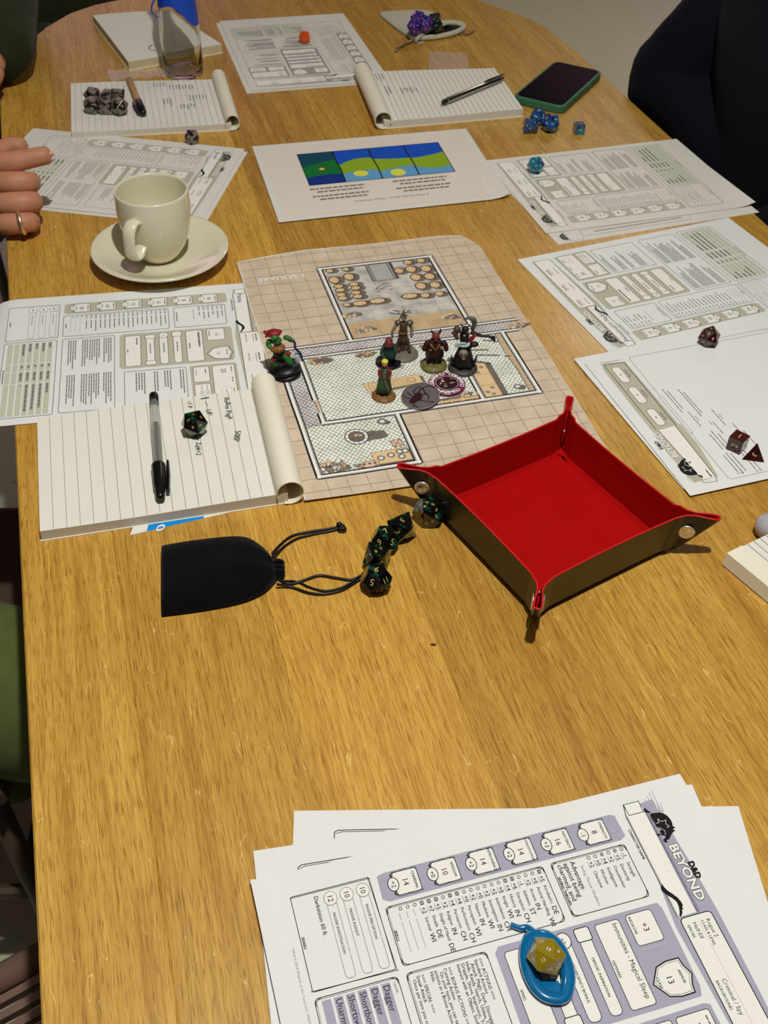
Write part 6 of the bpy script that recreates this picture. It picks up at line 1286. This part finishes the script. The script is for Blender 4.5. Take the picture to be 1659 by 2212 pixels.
# hand with the ring, olive trousers
hz0 = depth_of(P(60, 490, .016))
def HD(u, v_, dz=0.0): return tuple(D(u, v_, hz0 - dz))
def fing(pts, rs): return ([(*HD(*p), r) for p, r in zip(pts, rs)], [(i, i + 1) for i in range(len(pts) - 1)])
hB_ = [fing([(-70, 405, -.022), (-40, 412, -.016), (-8, 416, -.010), (14, 418, -.012)], [(.026, .046), (.024, .052), (.022, .050), (.016, .044)]),
       fing([(-30, 355, .006), (20, 352, .012), (70, 341, .010), (96, 336, .009), (112, 334, .006)], [.0150, .0140, .0125, .0120, .0110]),
       fing([(-20, 395, .004), (30, 394, .010), (70, 392, .008), (76, 396, -.016), (38, 398, -.026)], [.0150, .0140, .0132, .0120, .009]),
       fing([(-20, 440, .002), (30, 440, .008), (76, 434, .006), (80, 438, -.018), (44, 440, -.028)], [.0155, .0145, .0138, .0120, .009]),
       fing([(-15, 484, .000), (28, 484, .005), (72, 478, .004), (76, 480, -.014), (44, 480, -.022)], [.0150, .0135, .0126, .0110, .009]),
       fing([(-30, 345, -.018), (8, 322, -.016), (38, 312, -.014), (58, 322, -.012)], [.016, .0140, .0125, .0105])]
w0 = Vector(HD(-70, 410, -.020))
rt, vv = person('person in olive trousers whose ringed hand rests near the coffee cup',
       dict(fwd=(1, .2), pelvis=(-.74, .80, .58), chest=(-.74, .84, .90), shR=(-.70, .70, 1.08), shL=(-.76, 1.04, 1.08), elR=(-.62, .92, .84), wrR=tuple(w0), elL=(-.80, 1.12, .82), wrL=(-.62, 1.08, .66),
            hipR=(-.70, .70, .53), hipL=(-.70, .88, .52), knR=(-.24, .640, .47), knL=(-.52, .80, .50), anR=(-.16, .62, .12), anL=(-.50, .80, .12)), smat('black_tshirt', (14, 14, 15)), OLIVE, {'R': hB_})
mk('nail', *ball(HD(108, 332, .0115), .0052, 10, 8, (.9, .6, .7)), NAIL, parent=rt, smooth=True)
rc = Vector(HD(46, 481, .0045)); ax_ = (Vector(HD(66, 478, .004)) - Vector(HD(28, 484, .005))).normalized(); s_ = ax_.cross(Vector((0, 0, 1))).normalized(); u_ = s_.cross(ax_)
rg = tag(mk('finger_ring', *tube([rc + ax_ * .002 * cos(a) + (s_ * cos(a) + u_ * sin(a)) * .0130 for a in np.linspace(0, 2 * pi, 33)[:-1]], .0015, 8, closed=True, flat=1.6), mat('gold_metal', (244, 220, 172), .3, .9), smooth=True), 'thin gold ring on the finger of the hand by the coffee cup', 'ring')
hem = P(12, 1622, -.33); mb = MB()
for j in range(5):
    mb.add(*tube([Vector((hem.x - .035 + .05 * cos(a), hem.y + .045 * sin(a) + .003 * sin(7 * a + j), hem.z + .02 - .011 * j + .003 * sin(11 * a + 2 * j))) for a in np.linspace(0, 2 * pi, 33)[:-1]], .0085, 8, closed=True))
mb.build('gathered_hem', OLIVE, rt, smooth=True)

# ================================================================ CHAIRS
CHM = mat('brown_powder_coat', (128, 100, 88), .35, noise=.05, spec=.5)
def slat_chair(label, cx, cy, yaw, zs=.45):
    r_ = empty('slatted_chair', (cx, cy, 0), label, 'chair', 'brown slatted chairs', rot=(0, 0, yaw))
    for s in (-1, 1):
        mk('seat_rail', *tube([(-.22, s * .215, zs), (.22, s * .215, zs)], .0125, 12), CHM, parent=r_, smooth=True, local=True)
    for x in (-.225, .225): mk('seat_rail', *tube([(x, -.215, zs), (x, .215, zs)], .0125, 12), CHM, parent=r_, smooth=True, local=True)
    for i in range(31): y = -.196 + .01305 * i; mk('slat', *boxv((0, y, zs - .001), (.44, .0070, .010)), CHM, parent=r_, local=True)
    for x, y in ((.21, .20), (.21, -.20)): mk('leg', *tube([(x, y, zs), (x * 1.08, y * 1.05, .001)], .0125, 10), CHM, parent=r_, smooth=True, local=True)
    for y in (.20, -.20): mk('leg', *tube([(-.235, y, zs + .40), (-.22, y, zs), (-.27, y * 1.05, .001)], .0125, 10), CHM, parent=r_, smooth=True, local=True)
    mk('top_rail', *tube([(-.235, -.20, zs + .40), (-.235, .20, zs + .40)], .0125, 10), CHM, parent=r_, smooth=True, local=True)
    for i in range(9): y = -.16 + .04 * i; mk('back_slat', *tube([(-.2215, y, zs + .02), (-.235, y, zs + .40)], .006, 8), CHM, parent=r_, smooth=True, local=True)
    return r_
a_ = P(0, 2114, -.30); b_ = P(82, 2070, -.30); yw = atan2(b_.y - a_.y, b_.x - a_.x); dv = Vector((cos(yw), sin(yw), 0)); nv = Vector((-sin(yw), cos(yw), 0))
cc_ = a_ - nv * (.215) - dv * .18
slat_chair('empty brown slatted metal chair pushed in at the near left corner', cc_.x, cc_.y, yw)
def wood_chair(label, cx, cy, yaw):
    m_ = mat('dark_chair_wood', (84, 68, 54), .5, noise=.1); r_ = empty('dining_chair', (cx, cy, 0), label, 'chair', rot=(0, 0, yaw))
    bevel(mk('seat', *boxv((0, 0, .425), (.44, .42, .03)), m_, parent=r_, local=True), .008)
    for x, y in ((.19, .18), (.19, -.18)): mk('leg', *tube([(x, y, .42), (x * 1.12, y * 1.1, .001)], [.013, .010], 14), m_, parent=r_, smooth=True, local=True)
    for y in (.18, -.18): mk('leg', *tube([(-.22, y, .86), (-.20, y, .42), (-.25, y * 1.08, .001)], [.013, .018, .012], 10), m_, parent=r_, smooth=True, local=True)
    for y in (.19, -.19): mk('stretcher', *tube([(.20, y, .20), (-.22, y, .20)], .009, 8), m_, parent=r_, local=True)
    mk('stretcher', *tube([(.20, -.19, .24), (.20, .19, .24)], .009, 8), m_, parent=r_, local=True)
    bevel(mk('backrest', *boxv((-.222, 0, .80), (.02, .40, .12)), m_, parent=r_, local=True), .006)
    return r_
wood_chair('wooden chair under the person in olive trousers', -.60, .765, .06); wood_chair('wooden chair under the person in the dark green sweater', -1.0, 2.21, -.2)
q_ = TB(1.18, 1.20); wood_chair('wooden chair under the person in the navy sweater', q_.x, q_.y, atan2(nf[1], nf[0]))
bpy.context.view_layer.update()
